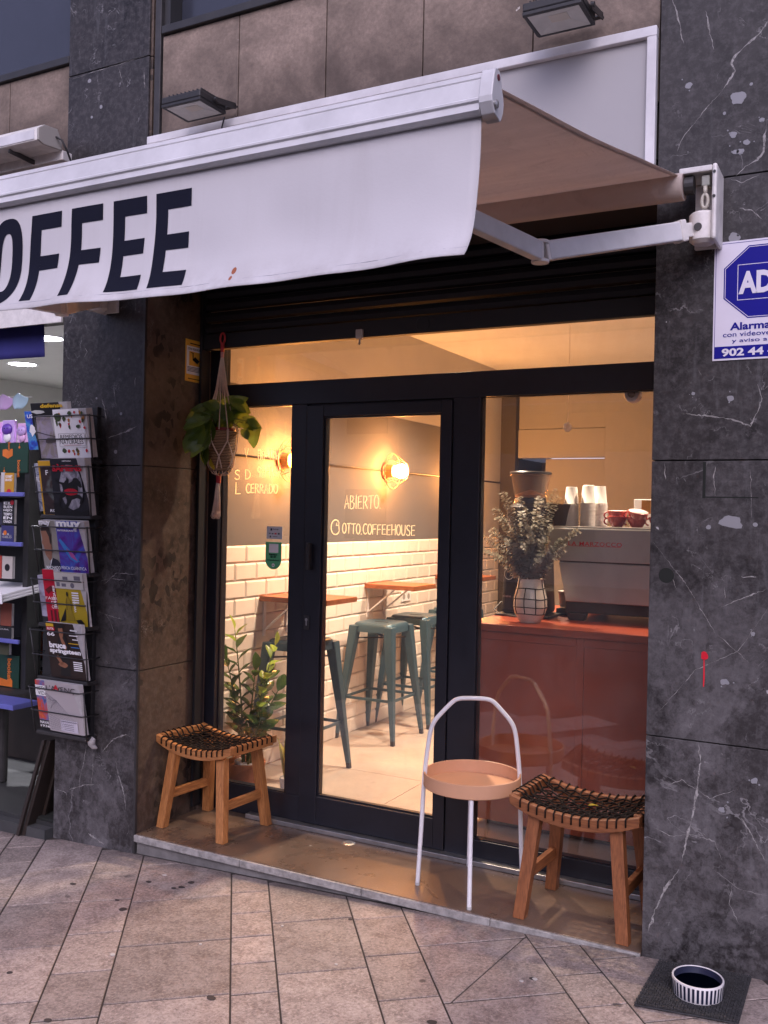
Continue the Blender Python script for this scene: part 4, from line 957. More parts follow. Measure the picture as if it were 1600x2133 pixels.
def bprof(u, t):
    a = 2 * PI * u; z = zb + (zt - zb) * t; r = .053 + .024 * t ** .8 + .0016 * math.sin(26 * a + PI * (int(t * 18) % 2)) ; return (BXc + r * math.cos(a), BYc + r * math.sin(a), z)
B().grid(bprof, 104, 36).build('body', 'wicker', bk, smooth=True)
B().lathe([(.0, .0), (.053, .0)], (BXc, BYc, zb + .001), 24).build('base', 'wicker', bk)
B().tube(arc((BXc, BYc, zt), .078, 0, 2 * PI, 28)[:-1], .0045, 7, closed=True).build('rim', 'wicker', bk, smooth=True)
B().lathe([(.054, 1.74), (.070, 1.925), (.066, 1.925), (.064, 1.90), (.0, 1.90)], (BXc, BYc, 0), 22).build('inner_pot', flat('inner_pot', (.22, .03, .02)), bk)
def leaf_mesh(name, mat, L=1.0, wd=.72, fold=.18, heart=True, droop=.15, n=8):
    """one leaf along +x, face up +z, unit length"""
    def f(u, v):
        s = v * L; q = (u - .5) * 2
        prof = math.sin(PI * min(1, v * .93 + .07)) ** .75 * (1 - .32 * v) if heart else math.sin(PI * min(1, v * .96 + .02)) ** .8
        y = q * prof * wd / 2
        back = -.14 * abs(q) ** 1.4 * max(0, .35 - v) / .35 if heart else 0
        return (s + back, y, fold * abs(y) - droop * v * v + .02 * math.sin(9 * v + 4 * q))
    return B().grid(f, 6, n).mesh(name, mat, True, recalc=False)
pt = thing('pothos_plant', 'trailing green pothos plant overflowing the hanging basket', 'plant', (BXc, BYc, 1.9))
PLV = [(.126,.401,2.066,100,.075),(.198,.376,2.042,60,.08),(.245,.39,2.055,40,.075),(.282,.372,2.034,-30,.085),(.221,.37,2.008,-80,.07),(.211,.415,1.984,-60,.075),(.260,.40,1.985,-65,.095),(.224,.353,1.969,-95,.07),(.344,.37,1.945,-20,.075),(.37,.36,1.942,-25,.065),(.335,.34,1.895,-60,.045),(.365,.37,1.885,-115,.085),(.159,.331,2.006,150,.08),(.135,.316,2.014,165,.09),(.146,.259,2.008,160,.085),(.117,.239,1.979,200,.085),(.148,.237,1.969,-130,.085),(.162,.277,1.972,-110,.08),(.14,.334,1.955,-100,.08),(.158,.17,1.936,190,.085),(.151,.256,1.916,-110,.09),(.115,.21,1.89,-150,.085),(.158,.213,1.889,-90,.08),(.147,.285,1.863,-80,.085),(.135,.31,1.839,-70,.08),(.114,.198,1.843,-120,.075),(.168,.182,1.805,-150,.06),(.141,.28,1.794,-95,.08),(.156,.305,1.824,-60,.07),(.152,.35,1.962,-100,.08),(.199,.346,2.006,120,.07),(.10,.25,1.93,-170,.08),(.18,.27,2.03,140,.07),(.12,.30,1.90,-130,.09),(.16,.24,1.86,-100,.08),(.23,.40,2.01,20,.07),(.10,.28,1.85,-110,.07),(.13,.27,1.82,-100,.085),(.165,.27,1.90,-95,.08),(.12,.25,1.95,-120,.09),(.20,.33,1.93,-120,.06)]
lms = [leaf_mesh('pothos_leaf', 'pothos_leaf', wd=.86 + .07 * k, fold=.1 + .12 * k, droop=.1 + .12 * k) for k in range(3)]
camR, camU = V(CR), V(CU); bst = B()
for i, (x, y, z, an, sz) in enumerate(PLV):
    a = math.radians(an); d = (camR * math.cos(a) + camU * math.sin(a) + V(CF) * rnd.uniform(-.35, .25)).normalized()
    nrm = (-V(CF) * .75 + V((0, 0, .65)) + V((rnd.uniform(-.5, .5), rnd.uniform(-.5, .5), rnd.uniform(-.25, .35)))); yv = nrm.cross(d).normalized(); nv = d.cross(yv)
    base = V((x, y, z)) - d * sz * .5
    mt = Matrix.Translation(base) @ Matrix((d, yv, nv)).transposed().to_4x4() @ Matrix.Diagonal((sz * 1.22, sz * 1.22, sz * 1.22, 1))
    piece('leaf', lms[i % 3], pt, None, mtx=mt)
    mid = (base + V((BXc, BYc, 1.93))) / 2 + V((0, 0, .03)); bst.tube([(BXc + (x - BXc) * .15, BYc + (y - BYc) * .15, 1.915), mid, base], .0018, 5)
bst.build('stem', 'stem', pt, smooth=True)
yl = leaf_mesh('pothos_leaf', 'yellow_leaf'); d = V((.3, -.2, -.9)).normalized(); yv = V((-.3, -.9, 0)).normalized(); yv = (yv - d * yv.dot(d)).normalized()
yo = piece('leaf', yl, pt, None, mtx=Matrix.Translation((.168, .30, 1.765)) @ Matrix((d, yv, d.cross(yv))).transposed().to_4x4() @ Matrix.Diagonal((.055, .055, .055, 1))); yo['label'] = 'yellowed leaf at the bottom of the basket'

# ================================================================== WOVEN STOOLS
def stool(pre, label, grp):
    t = thing('woven_stool', label, 'stool', (0, 0, 0), grp)
    hx, hy, zt_ = .238, .168, .400
    zc = lambda x: zt_ + .040 * (abs(x) / hx) ** 2                 # saddle line
    def rail_x(y0, y1):
        n = 14; top = [(x, y0, zc(x)) for x in [-hx + 2 * hx * i / n for i in range(n + 1)]]
        bot = [(x, y0, zc(x) - .046 + .012 * (abs(x) / hx) ** 3) for x in [hx - 2 * hx * i / n for i in range(n + 1)]]
        return B().prism(top + bot, (0, y1 - y0, 0))
    rail_x(-hy, -hy + .026).build('seat_rail', pre + '_x', t, bevel=.003); rail_x(hy - .026, hy).build('seat_rail', pre + '_x', t, bevel=.003)
    for sx in (-1, 1):
        xa = sx * hx; xb = sx * (hx - .028)
        B().box(min(xa, xb), max(xa, xb), -hy + .0265, hy - .0265, zc(hx) - .044, zc(hx) - .001).build('seat_rail', pre + '_y', t, bevel=.003)
    legs = {}
    for sx in (-1, 1):
        for sy in (-1, 1):
            p, q = V((sx * .190, sy * .158, 0)), V((sx * .150, sy * .120, zt_ - .030)); legs[sx, sy] = (p, q)
            B().post(p, q, .022, .019, .023, .020).build('leg', pre + '_z', t, bevel=.002)
    for sx in (-1, 1):
        zl = .155; k = zl / (zt_ - .03); a, c = legs[sx, -1][0].lerp(legs[sx, -1][1], k), legs[sx, 1][0].lerp(legs[sx, 1][1], k)
        B().bar(a, c, .022, .040).build('stretcher', pre + '_y', t, bevel=.002)
    nx, ny = 13, 8
    xs_ = [-hx + .045 + (2 * hx - .09) * i / (nx - 1) for i in range(nx)]; ys_ = [-hy + .045 + (2 * hy - .09) * j / (ny - 1) for j in range(ny)]
    r = .0039
    for i, x in enumerate(xs_):
        z0 = zc(x); jx = rnd.uniform(-.004, .004)
        pts = [(x, -hy - .004, z0 - .026), (x, -hy - .005, z0 - .002), (x + jx * .3, -hy + .008, z0 + .0055), (x + jx, -hy + .028, z0 + .0035)]
        for j, y in enumerate(ys_): pts.append((x + jx * (1 if j % 2 else -1), y, z0 - .016 * math.sin(PI * (j + 1) / (ny + 1)) + (.0055 if (i + j) % 2 else -.004)))
        pts += [(x + jx, hy - .028, z0 + .0035), (x, hy - .008, z0 + .0055), (x, hy + .005, z0 - .002), (x, hy + .004, z0 - .026)]
        B().tube(pts, r, 6, flat=.8).build('cord', 'cord', t, smooth=True)
    zs = zc(hx)
    for j, y in enumerate(ys_):
        jy = rnd.uniform(-.004, .004)
        pts = [(-hx - .004, y, zs - .026), (-hx - .005, y, zs - .002), (-hx + .008, y, zs + .005), (-hx + .030, y + jy, zs - .002)]
        for i, x in enumerate(xs_): pts.append((x, y + jy * (1 if i % 2 else -1), zc(x) - .016 * math.sin(PI * (j + 1) / (ny + 1)) + (-.004 if (i + j) % 2 else .0055)))
        pts += [(hx - .030, y + jy, zs - .002), (hx - .008, y, zs + .005), (hx + .005, y, zs - .002), (hx + .004, y, zs - .026)]
        B().tube(pts, r, 6, flat=.8).build('cord', 'cord', t, smooth=True)
        if j % 2 == 0:      # slack second pass that makes the loose net
            pts = [(hx * (2 * q / 24 - 1) * .93, y + .02 + .012 * math.sin(q * 1.5 + j), zc(hx * (2 * q / 24 - 1)) - .018 * math.sin(PI * (j + 1) / (ny + 1)) - .002) for q in range(25)]
            B().tube(pts, r * .8, 5).build('cord', 'cord', t, smooth=True)
    return t
s1 = stool('acacia', 'light wooden stool with woven black cord seat against the narrow pillar', 'wooden stools with woven cord seats')
s1.location = (.243, .284, .0008); s1.rotation_euler = (0, 0, math.radians(-4.2))
s2 = stool('teak', 'darker wooden stool with woven black cord seat against the wide pillar', 'wooden stools with woven cord seats')
s2.location = (2.083, .217, .0008); s2.rotation_euler = (0, 0, math.radians(-3.0)); s2.scale = (1.05, 1.05, 1.05)
tag(piece('fallen_leaf', leaf_mesh('fallen_leaf', 'yellow_leaf', heart=False, wd=.5), None, (2.09, .20, .425), (0.05, -.1, .6)), 'small yellow fallen leaf on the darker stool seat', 'leaf').scale = (.04, .04, .04)

# ================================================================== TRAY TABLE
TX, TY = 1.594, .238
tt = thing('tray_table', 'round peach tray table with a white tubular handle on the step', 'side table', (TX, TY, 0))
zr, rr = .412, .196
B().lathe([(.0, zr), (rr, zr), (rr + .004, zr + .004), (rr + .004, zr + .056), (rr + .001, zr + .058), (rr - .003, zr + .056), (rr - .003, zr + .007), (.0, zr + .007)], (TX, TY, 0), 64).build('tray', 'tray', tt, auto=.6)
f1, f2_, f3, f4 = V((1.400, .135, .004)), V((1.681, .026, .004)), V((1.790, .335, .004)), V((1.504, .440, .004))
ctr = V((TX, TY, 0)); ax = ((f3 - f1) / 2); ax.z = 0; au = ax.normalized()
def side(s_): return [ctr + au * s_ * r + V((0, 0, z)) for r, z in ((.215, .004), (.203, .25), (.196, .46), (.180, .60), (.172, .645), (.158, .678))]
L_ = side(-1); R2_ = side(1)[::-1]
hoop = L_ + [ctr + au * x + V((0, 0, z)) for x, z in ((-.125, .716), (-.085, .758), (-.068, .768), (-.045, .772), (0, .773), (.045, .772), (.068, .768), (.085, .758), (.125, .716))] + R2_
for _ in range(2): hoop = [hoop[0]] + [q for p, r in zip(hoop[:-1], hoop[1:]) for q in (p.lerp(r, .25), p.lerp(r, .75))] + [hoop[-1]]
B().tube(hoop, .0092, 12).build('handle', 'white_paint', tt, smooth=True)
for f in (f2_, f4):
    top = V((TX + (f.x - TX) * .80, TY + (f.y - TY) * .80, zr - .001)); B().tube([f, top], .0090, 12).build('leg', 'white_paint', tt, auto=.7)
bb = B()
for f in (ctr + au * -.215, f2_, ctr + au * .215, f4): bb.lathe([(.0098, .0008), (.0100, .012)], (f.x, f.y, 0), 12)
bb.build('foot_cap', flat('foot_cap', (.50, .49, .48)), tt)

# ================================================================== DOG BOWL
dm = thing('doormat', 'ribbed black rubber mat on the pavement at the wide pillar', 'mat', (2.56, -.19, 0))
mc = [(2.415, -.034), (2.712, -.020), (2.715, -.345), (2.408, -.372)]
def mt_(u, v, o=0):
    a = V(mc[0]).lerp(V(mc[1]), u); c = V(mc[3]).lerp(V(mc[2]), u); p = a.lerp(c, v); return (p.x, p.y, gz(p.x) + .0035 + o)
B().prism([mt_(0, 0), mt_(1, 0), mt_(1, 1), mt_(0, 1)], (0, 0, .006)).build('backing', 'mat_black', dm, bevel=.002)
bb = B()
for i in range(34):
    for j in range(30):
        u, v = (i + .5) / 34, (j + .5) / 30; p = V(mt_(u, v, .0095 )); a = (i + j) % 2
        s_ = .0036; l_ = .0062; dx, dy = (l_, s_) if a else (s_, l_); h = rnd.uniform(.0015, .0045)
        bb.box(p.x - dx * .7, p.x + dx * .7, p.y - dy * .7, p.y + dy * .7, p.z - .001, p.z + h)
bb.build('loops', 'mat_black', dm, kind='stuff')
BX_, BY_ = 2.575, -.225; zb_ = gz(BX_) + .0145
bw_ = thing('dog_bowl', 'round water bowl with navy and white vertical stripes on the mat', 'bowl', (BX_, BY_, zb_))
B().lathe([(.0, .0), (.074, .0), (.0765, .003), (.080, .052), (.079, .0545), (.0765, .0555), (.074, .054), (.071, .014), (.0, .012)], (BX_, BY_, zb_), 56).build('bowl', ['bowl_white'], bw_, auto=.8)
B().lathe([(.0706, .0135), (.0738, .0535), (.0728, .0535), (.0696, .0142), (.0, .0130)], (BX_, BY_, zb_), 48).build('inside_glaze', 'bowl_navy', bw_, smooth=True)
bb = B()
for k in range(36):
    a = 2 * PI * k / 36; w_ = .045
    P = lambda an, t: (BX_ + (.0768 + .0033 * t + .0004) * math.cos(an), BY_ + (.0768 + .0033 * t + .0004) * math.sin(an), zb_ + .005 + .044 * t)
    q = rnd.uniform(-.006, .006)
    bb.add([P(a - w_, 0), P(a + w_, 0), P(a + w_ * 1.1 + q, 1), P(a - w_ + q, 1)], [(0, 1, 2, 3)])
bb.build('stripe', 'bowl_navy', bw_, recalc=False)
wt_ = B().lathe([(.0, .033), (.072, .033)], (BX_, BY_, zb_), 40).build('water', clearp('water', (.05, .07, .12), .35) or M['water'], bw_)

# ================================================================== CAFE INTERIOR
TXW = -.10; FZ = .040; CEI = 2.85; YB = 4.95
fl_ = bpy.data.objects.new('cafe_floor', None); COL.objects.link(fl_); fl_['kind'] = 'structure'; W[fl_] = (0, 0, 0)
B().box(-.099, 5.0, .602, 6.2, -.2, FZ - .006).build('bedding', 'grout', fl_)
xs = [-.099, .84, 1.78, 2.72, 3.66, 5.0]; ys = [.602, 1.38, 2.32, 3.26, 4.20, 5.14, 6.2]
for a, c in zip(xs[:-1], xs[1:]):
    for d, e in zip(ys[:-1], ys[1:]): B().box(a + .0015, c - .0015, d + .0015, e - .0015, FZ - .02, FZ).build('floor_tile', 'cafe_floor', fl_, bevel=.0008)
sw = bpy.data.objects.new('side_wall', None); COL.objects.link(sw); sw['kind'] = 'structure'; W[sw] = (0, 0, 0)
B().box(-.30, TXW - .006, .57, YB + .2, -.1, 1.327).build('grout_bed', 'grout', sw)
B().box(-.30, TXW, .57, 4.05, 1.3275, 2.22).build('upper_wall', 'wall_grey', sw); B().box(-.30, TXW, 4.0505, YB + .2, 1.3275, 2.22).build('upper_wall', 'wall_beige', sw); B().box(-.30, TXW - .001, .57, YB + .2, 2.2203, CEI + .1).build('upper_wall', 'wall_beige', sw)  # far section in paler beige: lamp glow put into the wall colour
def tile_mesh(L, H):
    g_ = .0012; a, c, d, e = g_, L - g_, g_, H - g_; k = .010
    return B().add([(0, a, d), (0, c, d), (0, c, e), (0, a, e), (.006, a + k, d + k), (.006, c - k, d + k), (.006, c - k, e - k), (.006, a + k, e - k), (-.006, a, d), (-.006, c, d), (-.006, c, e), (-.006, a, e)],
        [(4, 5, 6, 7), (0, 1, 5, 4), (1, 2, 6, 5), (2, 3, 7, 6), (3, 0, 4, 7), (8, 9, 1, 0), (9, 10, 2, 1), (10, 11, 3, 2), (11, 8, 0, 3)]).mesh('wall_tile', 'tile_white')
tm_full, tm_half = tile_mesh(.2, .099), tile_mesh(.1, .099)
for r in range(13):
    z = 1.327 - .0993 * (r + 1); y = .555 + (.1 if r % 2 else 0)
    if r % 2: piece('wall_tile', tm_half, sw, (TXW, .555, z))
    while y < YB - .01:
        if y + .2 > YB: piece('wall_tile', tm_half, sw, (TXW, y, z)); break
        o = piece('wall_tile', tm_full, sw, (TXW + rnd.uniform(-.0006, .0006), y, z)); y += .2
cb = B().tube([(TXW + .006, .6, 1.828), (TXW + .006, 2.0, 1.826), (TXW + .006, YB, 1.822)], .006, 6).build('lamp_cable', 'black_metal', smooth=True); tag(cb, 'thin dark cable along the wall joining the lit wall lamps', 'cable')
struct(B().box(-.3, 5.2, .57, 6.3, CEI, CEI + .12).build('ceiling', 'ceiling'))
struct(B().box(5.0, 5.2, .57, 6.3, -.1, CEI).build('cafe_wall', 'wall_beige'))
struct(B().box(2.352, 5.2, .56, .60, -.1, CEI).build('front_wall', 'wall_beige'))
struct(B().box(-.1, 2.36, .562, .60, 2.43, CEI).build('bulkhead', 'wall_beige'))
bw = bpy.data.objects.new('back_wall', None); COL.objects.link(bw); bw['kind'] = 'structure'; W[bw] = (0, 0, 0)
def bwp(n, x0, x1, z0, z1, y, m, d=.05): B().box(x0, x1, y, y + d, z0, z1).build(n, m, bw, bevel=.002)
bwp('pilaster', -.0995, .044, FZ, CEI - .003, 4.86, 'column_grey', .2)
bwp('panel', .050, .858, 2.318, CEI - .003, 4.93, 'back_panel'); bwp('panel', .050, .858, 2.052, 2.314, 4.915, 'back_panel')
bwp('panel', .302, .858, FZ, 2.046, 4.96, 'back_panel'); bwp('doorway_back', .05, .30, FZ, 2.05, 5.6, 'dark_hole')
bwp('panel', .862, 5.0, FZ, CEI - .003, 4.90, 'back_panel'); bwp('doorway_side', .046, .05, FZ, 2.05, 4.93, 'dark_hole', .7)

# lit wall lamps
def wall_lamp(y, label):
    z = 1.822; t = thing('wall_lamp', label, 'wall lamp', (TXW, y, z), 'lit round wall lamps over the bar tables'); P = (TXW, y, z)
    B().lathe([(.062, .0005), (.062, .014), (.045, .018)], P, 28, 'x').build('back_plate', 'lamp_terracotta', t, auto=.6)
    B().lathe([(.040, .018), (.046, .075), (.036, .080)], P, 24, 'x').build('lamp_holder', 'bulb_base', t, auto=.6)
    bl = B().lathe([(.0, .078)] + [(.050 * math.sin(a), .128 - .050 * math.cos(a)) for a in [PI * (i + 1) / 12 for i in range(11)]] + [(.0, .178)], P, 24, 'x').build('bulb', 'bulb_glow', t, smooth=True)
    bb = B().tube(arc((TXW + .062, y, z), .125, 0, 2 * PI, 40, (0, 1, 0), (0, 0, 1))[:-1], .0028, 6, closed=True)
    for k in range(8):
        a = 2 * PI * k / 8; bb.tube([(TXW + .012, y + .06 * math.cos(a), z + .06 * math.sin(a)), (TXW + .04, y + .10 * math.cos(a), z + .10 * math.sin(a)), (TXW + .062, y + .125 * math.cos(a), z + .125 * math.sin(a)), (TXW + .11, y + .10 * math.cos(a), z + .10 * math.sin(a)), (TXW + .155, y + .062 * math.cos(a), z + .062 * math.sin(a))], .0016, 5)
    bb.tube(arc((TXW + .155, y, z), .062, 0, 2 * PI, 30, (0, 1, 0), (0, 0, 1))[:-1], .002, 6, closed=True)
    bb.build('wire_cage', 'lamp_terracotta', t, smooth=True)
wall_lamp(1.29, 'lit round wall lamp half hidden by the door frame, seen in the side window')
wall_lamp(2.60, 'lit round wall lamp seen through the glass door')
wall_lamp(3.91, 'lit round wall lamp hidden behind the door post, farthest in the cafe')
# recessed ceiling spots of the cafe
SPOT_W = 225
for i, (x, y) in enumerate([(.9, 1.45), (.9, 2.75), (2.6, 1.6), (2.6, 2.75), (3.6, 1.9)]):
    t = thing('ceiling_spot', ['ceiling spot of the cafe nearest the street above the door', 'ceiling spot of the cafe over the middle bar table', 'ceiling spot of the cafe over the coffee machine', 'ceiling spot of the cafe behind the coffee machine', 'ceiling spot of the cafe farthest to the bar side'][i], 'ceiling lamp', (x, y, CEI), 'recessed ceiling spots of the cafe')
    B().lathe([(.045, -.0005), (.055, -.004), (.055, -.0002)], (x, y, CEI), 24).build('ring', 'white_paint', t); B().lathe([(.0, -.003), (.043, -.003)], (x, y, CEI), 20).build('lens', 'spot_glow', t)
    l = bpy.data.lights.new('spot_light', 'SPOT'); l.energy = SPOT_W * (1.15 if i < 2 else .5); l.color = (1.0, .77, .58); l.spot_size = math.radians(122); l.spot_blend = .7; l.shadow_soft_size = .05
    lo = bpy.data.objects.new('spot_light', l); COL.objects.link(lo); lo.location = (x, y, CEI - .02)

# bar tables fixed to the tiled wall
def bar_table(y, xr, label):
    t = thing('bar_table', label, 'bar table', (TXW, y, 1.0), 'small wooden bar tables fixed to the tiled wall')
    B().box(TXW + .0075, xr, y, y + .34, 1.004, 1.034).build('table_top', 'table_wood', t, bevel=.002)
    for yy in (y + .05, y + .29):
        bb = B().box(TXW + .0075, TXW + .0125, yy - .013, yy + .013, .80, 1.0035).box(TXW + .013, TXW + .25, yy - .013, yy + .013, .9985, 1.0035).bar((TXW + .014, yy, .835), (TXW + .21, yy, .996), .026, .007, up=(-.6, 0, .8))
        bb.build('table_bracket', 'white_paint', t)
bar_table(1.085, .36, 'wooden bar table nearest the side window, fixed to the tiled wall')
bar_table(2.32, .29, 'middle wooden bar table above the two grey stools')
bar_table(3.47, .29, 'farthest wooden bar table, its edge showing beside the counter')
so_ = thing('power_socket', 'double white power socket on the tiles beside the middle bar table', 'socket', (TXW, 2.95, .9))
B().box(TXW + .0065, TXW + .014, 2.872, 3.028, .866, .940).build('plate', 'white_paint', so_, bevel=.003)
bb = B()
for yy in (2.912, 2.988): bb.lathe([(.022, .0142), (.021, .0146)], (TXW, yy, .903), 18, 'x')
bb.build('outlet_ring', flat('outlet_ring', (.3, .29, .27)), so_)

# metal bar stools
def bar_stool(label):
    t = thing('bar_stool', label, 'bar stool', (0, 0, 0), 'grey metal bar stools in the cafe'); g_ = 'stool_grey'
    def rsq(h, z, n=6, r=.05):
        out = []
        for cx, cy, a0 in ((1, 1, 0), (-1, 1, 90), (-1, -1, 180), (1, -1, 270)):
            for i in range(n + 1): a = math.radians(a0 + 90 * i / n); out.append((cx * (h - r) + r * math.cos(a), cy * (h - r) + r * math.sin(a), z))
        return out
    lv = [rsq(.150, .700), rsq(.148, .735), rsq(.143, .752), rsq(.134, .759), rsq(.120, .760), rsq(.105, .757)]; bb = B(); n = len(lv[0])
    bb.add([p for q in lv for p in q], [(k * n + i, k * n + (i + 1) % n, (k + 1) * n + (i + 1) % n, (k + 1) * n + i) for k in range(5) for i in range(n)] + [tuple(5 * n + i for i in range(n))])
    bb.build('seat', g_, t, smooth=True)
    B().box(-.045, .045, -.011, .011, .7572, .7585).build('grip_slot', 'dark_hole', t, bevel=.0)
    for sx in (-1, 1):
        for sy in (-1, 1):
            p, q = V((sx * .207, sy * .207, .03)), V((sx * .128, sy * .128, .742))
            B().post(p, q, .014, .014, .032, .032).build('leg', g_, t, bevel=.006)
            B().post(V((sx * .210, sy * .210, 0)), V((sx * .207, sy * .207, .032)), .012, .012, .0125, .0125).build('foot', 'black_metal', t, bevel=.002)
    zl = .27; k = (zl - .03) / .712; e = .207 + (.128 - .207) * k - .006
    for q in (((-e, -e), (e, -e)), ((e, -e), (e, e)), ((e, e), (-e, e)), ((-e, e), (-e, -e))): B().bar((*q[0], zl), (*q[1], zl), .010, .018).build('foot_rail', g_, t, bevel=.002)
    e = .15
    for q in (((-e, -e), (e, e)), ((-e, e), (e, -e))): 
        dz = .0 if q[0][1] < 0 else .012; B().bar((*q[0], .655 + dz), (*q[1], .655 + dz), .026, .006).build('cross_brace', 'black_metal', t)
    return t
bs = bar_stool('grey metal bar stool nearest the street, half hidden by the door frame'); bs.location = (.135, 1.185, FZ + .0005)
dup(bs, (.115, 2.192, FZ + .0005), .0, 'grey metal bar stool in full view through the glass door'); dup(bs, (.10, 2.742, FZ + .0005), .02, 'grey metal bar stool just behind the one in full view')
dup(bs, (.115, 3.42, FZ + .0005), -.03, 'grey metal bar stool whose seat edge shows at the door glass edge'); dup(bs, (.42, 4.25, FZ + .0005), .1, 'farthest grey metal bar stool, seen over the wooden counter')

# ---- plants on the floor behind the side window
zp = thing('flower_pot', 'terracotta bowl pot on the floor behind the side window', 'pot', (.058, .775, FZ))
PX, PY = .06, .78
B().lathe([(.0, .001), (.074, .001), (.092, .05), (.106, .135), (.103, .140), (.098, .138), (.094, .118), (.0, .112)], (PX, PY, FZ), 40).build('bowl', 'terracotta', zp, auto=.7)
B().lathe([(.0, .114), (.093, .116)], (PX, PY, FZ), 20).build('soil', 'soil', zp)
bb = B()
for i in range(16): 
    a, r = rnd.uniform(0, 6.28), rnd.uniform(.02, .08); bb.lathe([(0, -.01), (.016, -.002), (.014, .010), (0, .016)], (PX + r * math.cos(a), PY + r * math.sin(a), FZ + .122), 8, sx=rnd.uniform(.7, 1.3))
bb.build('pebble', 'pot_white', zp, smooth=True)
zz = thing('zz_plant', 'glossy upright plant with many leaflets in the terracotta pot', 'plant', (PX, PY, FZ + .12))
zl1 = leaf_mesh('leaf', 'zz_leaf', wd=.58, fold=.30, heart=False, droop=.12, n=6); zl2 = leaf_mesh('leaf', 'young_leaf', wd=.46, fold=.35, heart=False, droop=.12, n=6)
bst = B()
stems = [((-.07, -.03), .73, 0, 17), ((.16, .02), .66, 1, 14), ((-.12, -.03), .56, 0, 13), ((.10, .06), .50, 0, 11), ((.24, -.04), .46, 0, 13), ((-.13, .05), .34, 0, 9), ((.17, -.10), .30, 0, 9), ((.05, .0), .52, 0, 12)]
for (dx, dy), h, yng, nl in stems:
    b0 = V((PX + dx * .12, PY + dy * .12, FZ + .11)); b1 = V((PX + dx * .4, PY + dy * .4, FZ + .11 + h * .55)); b2 = V((PX + dx, PY + dy, FZ + .11 + h))
    pts = [b0.lerp(b1, i / 8).lerp(b1.lerp(b2, i / 8), i / 8) for i in range(9)]
    bst.tube(pts, [.0075 - .0055 * i / 8 for i in range(9)], 7)
    pl0 = rnd.uniform(0, 3.1)
    for k in range(nl):
        f = .22 + .78 * k / (nl - 1); p = b0.lerp(b1, f).lerp(b1.lerp(b2, f), f); ax_ = ((b1 - b0).lerp(b2 - b1, f)).normalized()
        sd_ = V((math.cos(pl0), math.sin(pl0), 0)); sd_ = (sd_ - ax_ * sd_.dot(ax_)).normalized() * (1 if k % 2 else -1)
        sd_ = (Matrix.Rotation(rnd.uniform(-.7, .7), 3, ax_) @ sd_)
        d = (sd_ * (.85 if k < nl - 1 else .1) + ax_ * (.55 + .3 * f)).normalized(); yv = d.cross(ax_.cross(sd_)).normalized(); yv = ax_.cross(sd_).normalized(); nv = d.cross(yv)
        sz = (.125 - .038 * f) * rnd.uniform(.85, 1.1)
        piece('leaf', zl2 if ((yng and f > .45) or (f > .9 and h > .7)) else zl1, zz, None, mtx=Matrix.Translation(p) @ Matrix((d, yv, nv)).transposed().to_4x4() @ Matrix.Diagonal((sz, sz, sz, 1)))
bst.build('stem', 'stem', zz, smooth=True)
sp_ = thing('flower_pot', 'small white pot at the door frame behind the side window', 'pot', (.36, .74, FZ)); SX, SY = .365, .735
B().lathe([(.0, .001), (.036, .001), (.048, .105), (.045, .107), (.042, .09), (.0, .086)], (SX, SY, FZ), 28).build('pot_body', 'pot_white', sp_, auto=.7)
sn = thing('snake_plant', 'small dark snake plant with yellow leaf edges in the white pot', 'plant', (SX, SY, FZ + .09))
for i in range(7):
    a = i * 2.4 + .5; h = rnd.uniform(.16, .27) if i else .29; lean = rnd.uniform(.02, .085)
    def f(u, v, a=a, h=h, lean=lean, m=1.0):
        q = (u - .5) * 2; wd = .021 * math.sin(PI * (v * .85 + .15)) ** .7 * m; cx = SX + math.cos(a) * (.012 + lean * v * v); cy = SY + math.sin(a) * (.012 + lean * v * v)
        return (cx - math.sin(a) * q * wd + .004 * math.cos(a) * q * q, cy + math.cos(a) * q * wd + .004 * math.sin(a) * q * q, FZ + .086 + h * v)
    B().grid(f, 4, 10).build('leaf', 'snake_leaf', sn, smooth=True, recalc=False)
    B().grid(lambda u, v: tuple(V(f(u, v, m=1.22)) + V((math.cos(a), math.sin(a), 0)) * -.0012), 4, 10).build('leaf_edge', 'snake_edge', sn, smooth=True, recalc=False)

# ---- counter
ct = thing('counter', 'reddish brown panelled wooden counter behind the display window', 'counter', (1.9, 1.2, FZ)); YC = .85; CT = 1.010
B().box(1.30, 3.3, YC - .018, 1.95, CT - .034, CT).build('counter_top', 'counter_wood', ct, bevel=.003)
B().box(1.335, 3.3, YC + .012, 1.9, .075, CT - .035).build('carcass', 'counter_wood', ct)
for a, c in ((1.335, 1.372), (1.84, 1.875), (2.39, 2.42)): B().box(a, c, YC - .002, YC + .0115, .075, CT - .036).build('stile', 'counter_wood', ct, bevel=.002)
for a, c in ((1.3725, 1.8395), (1.8755, 2.3895)):
    B().box(a, c, YC - .002, YC + .0115, CT - .075, CT - .036).build('rail', 'counter_wood', ct, bevel=.002); B().box(a, c, YC + .004, YC + .0117, .075, CT - .0755).build('front_panel', 'counter_wood', ct)
B().box(1.40, 3.3, YC + .06, 1.85, FZ, .0745).build('plinth', 'dark_hole', ct)

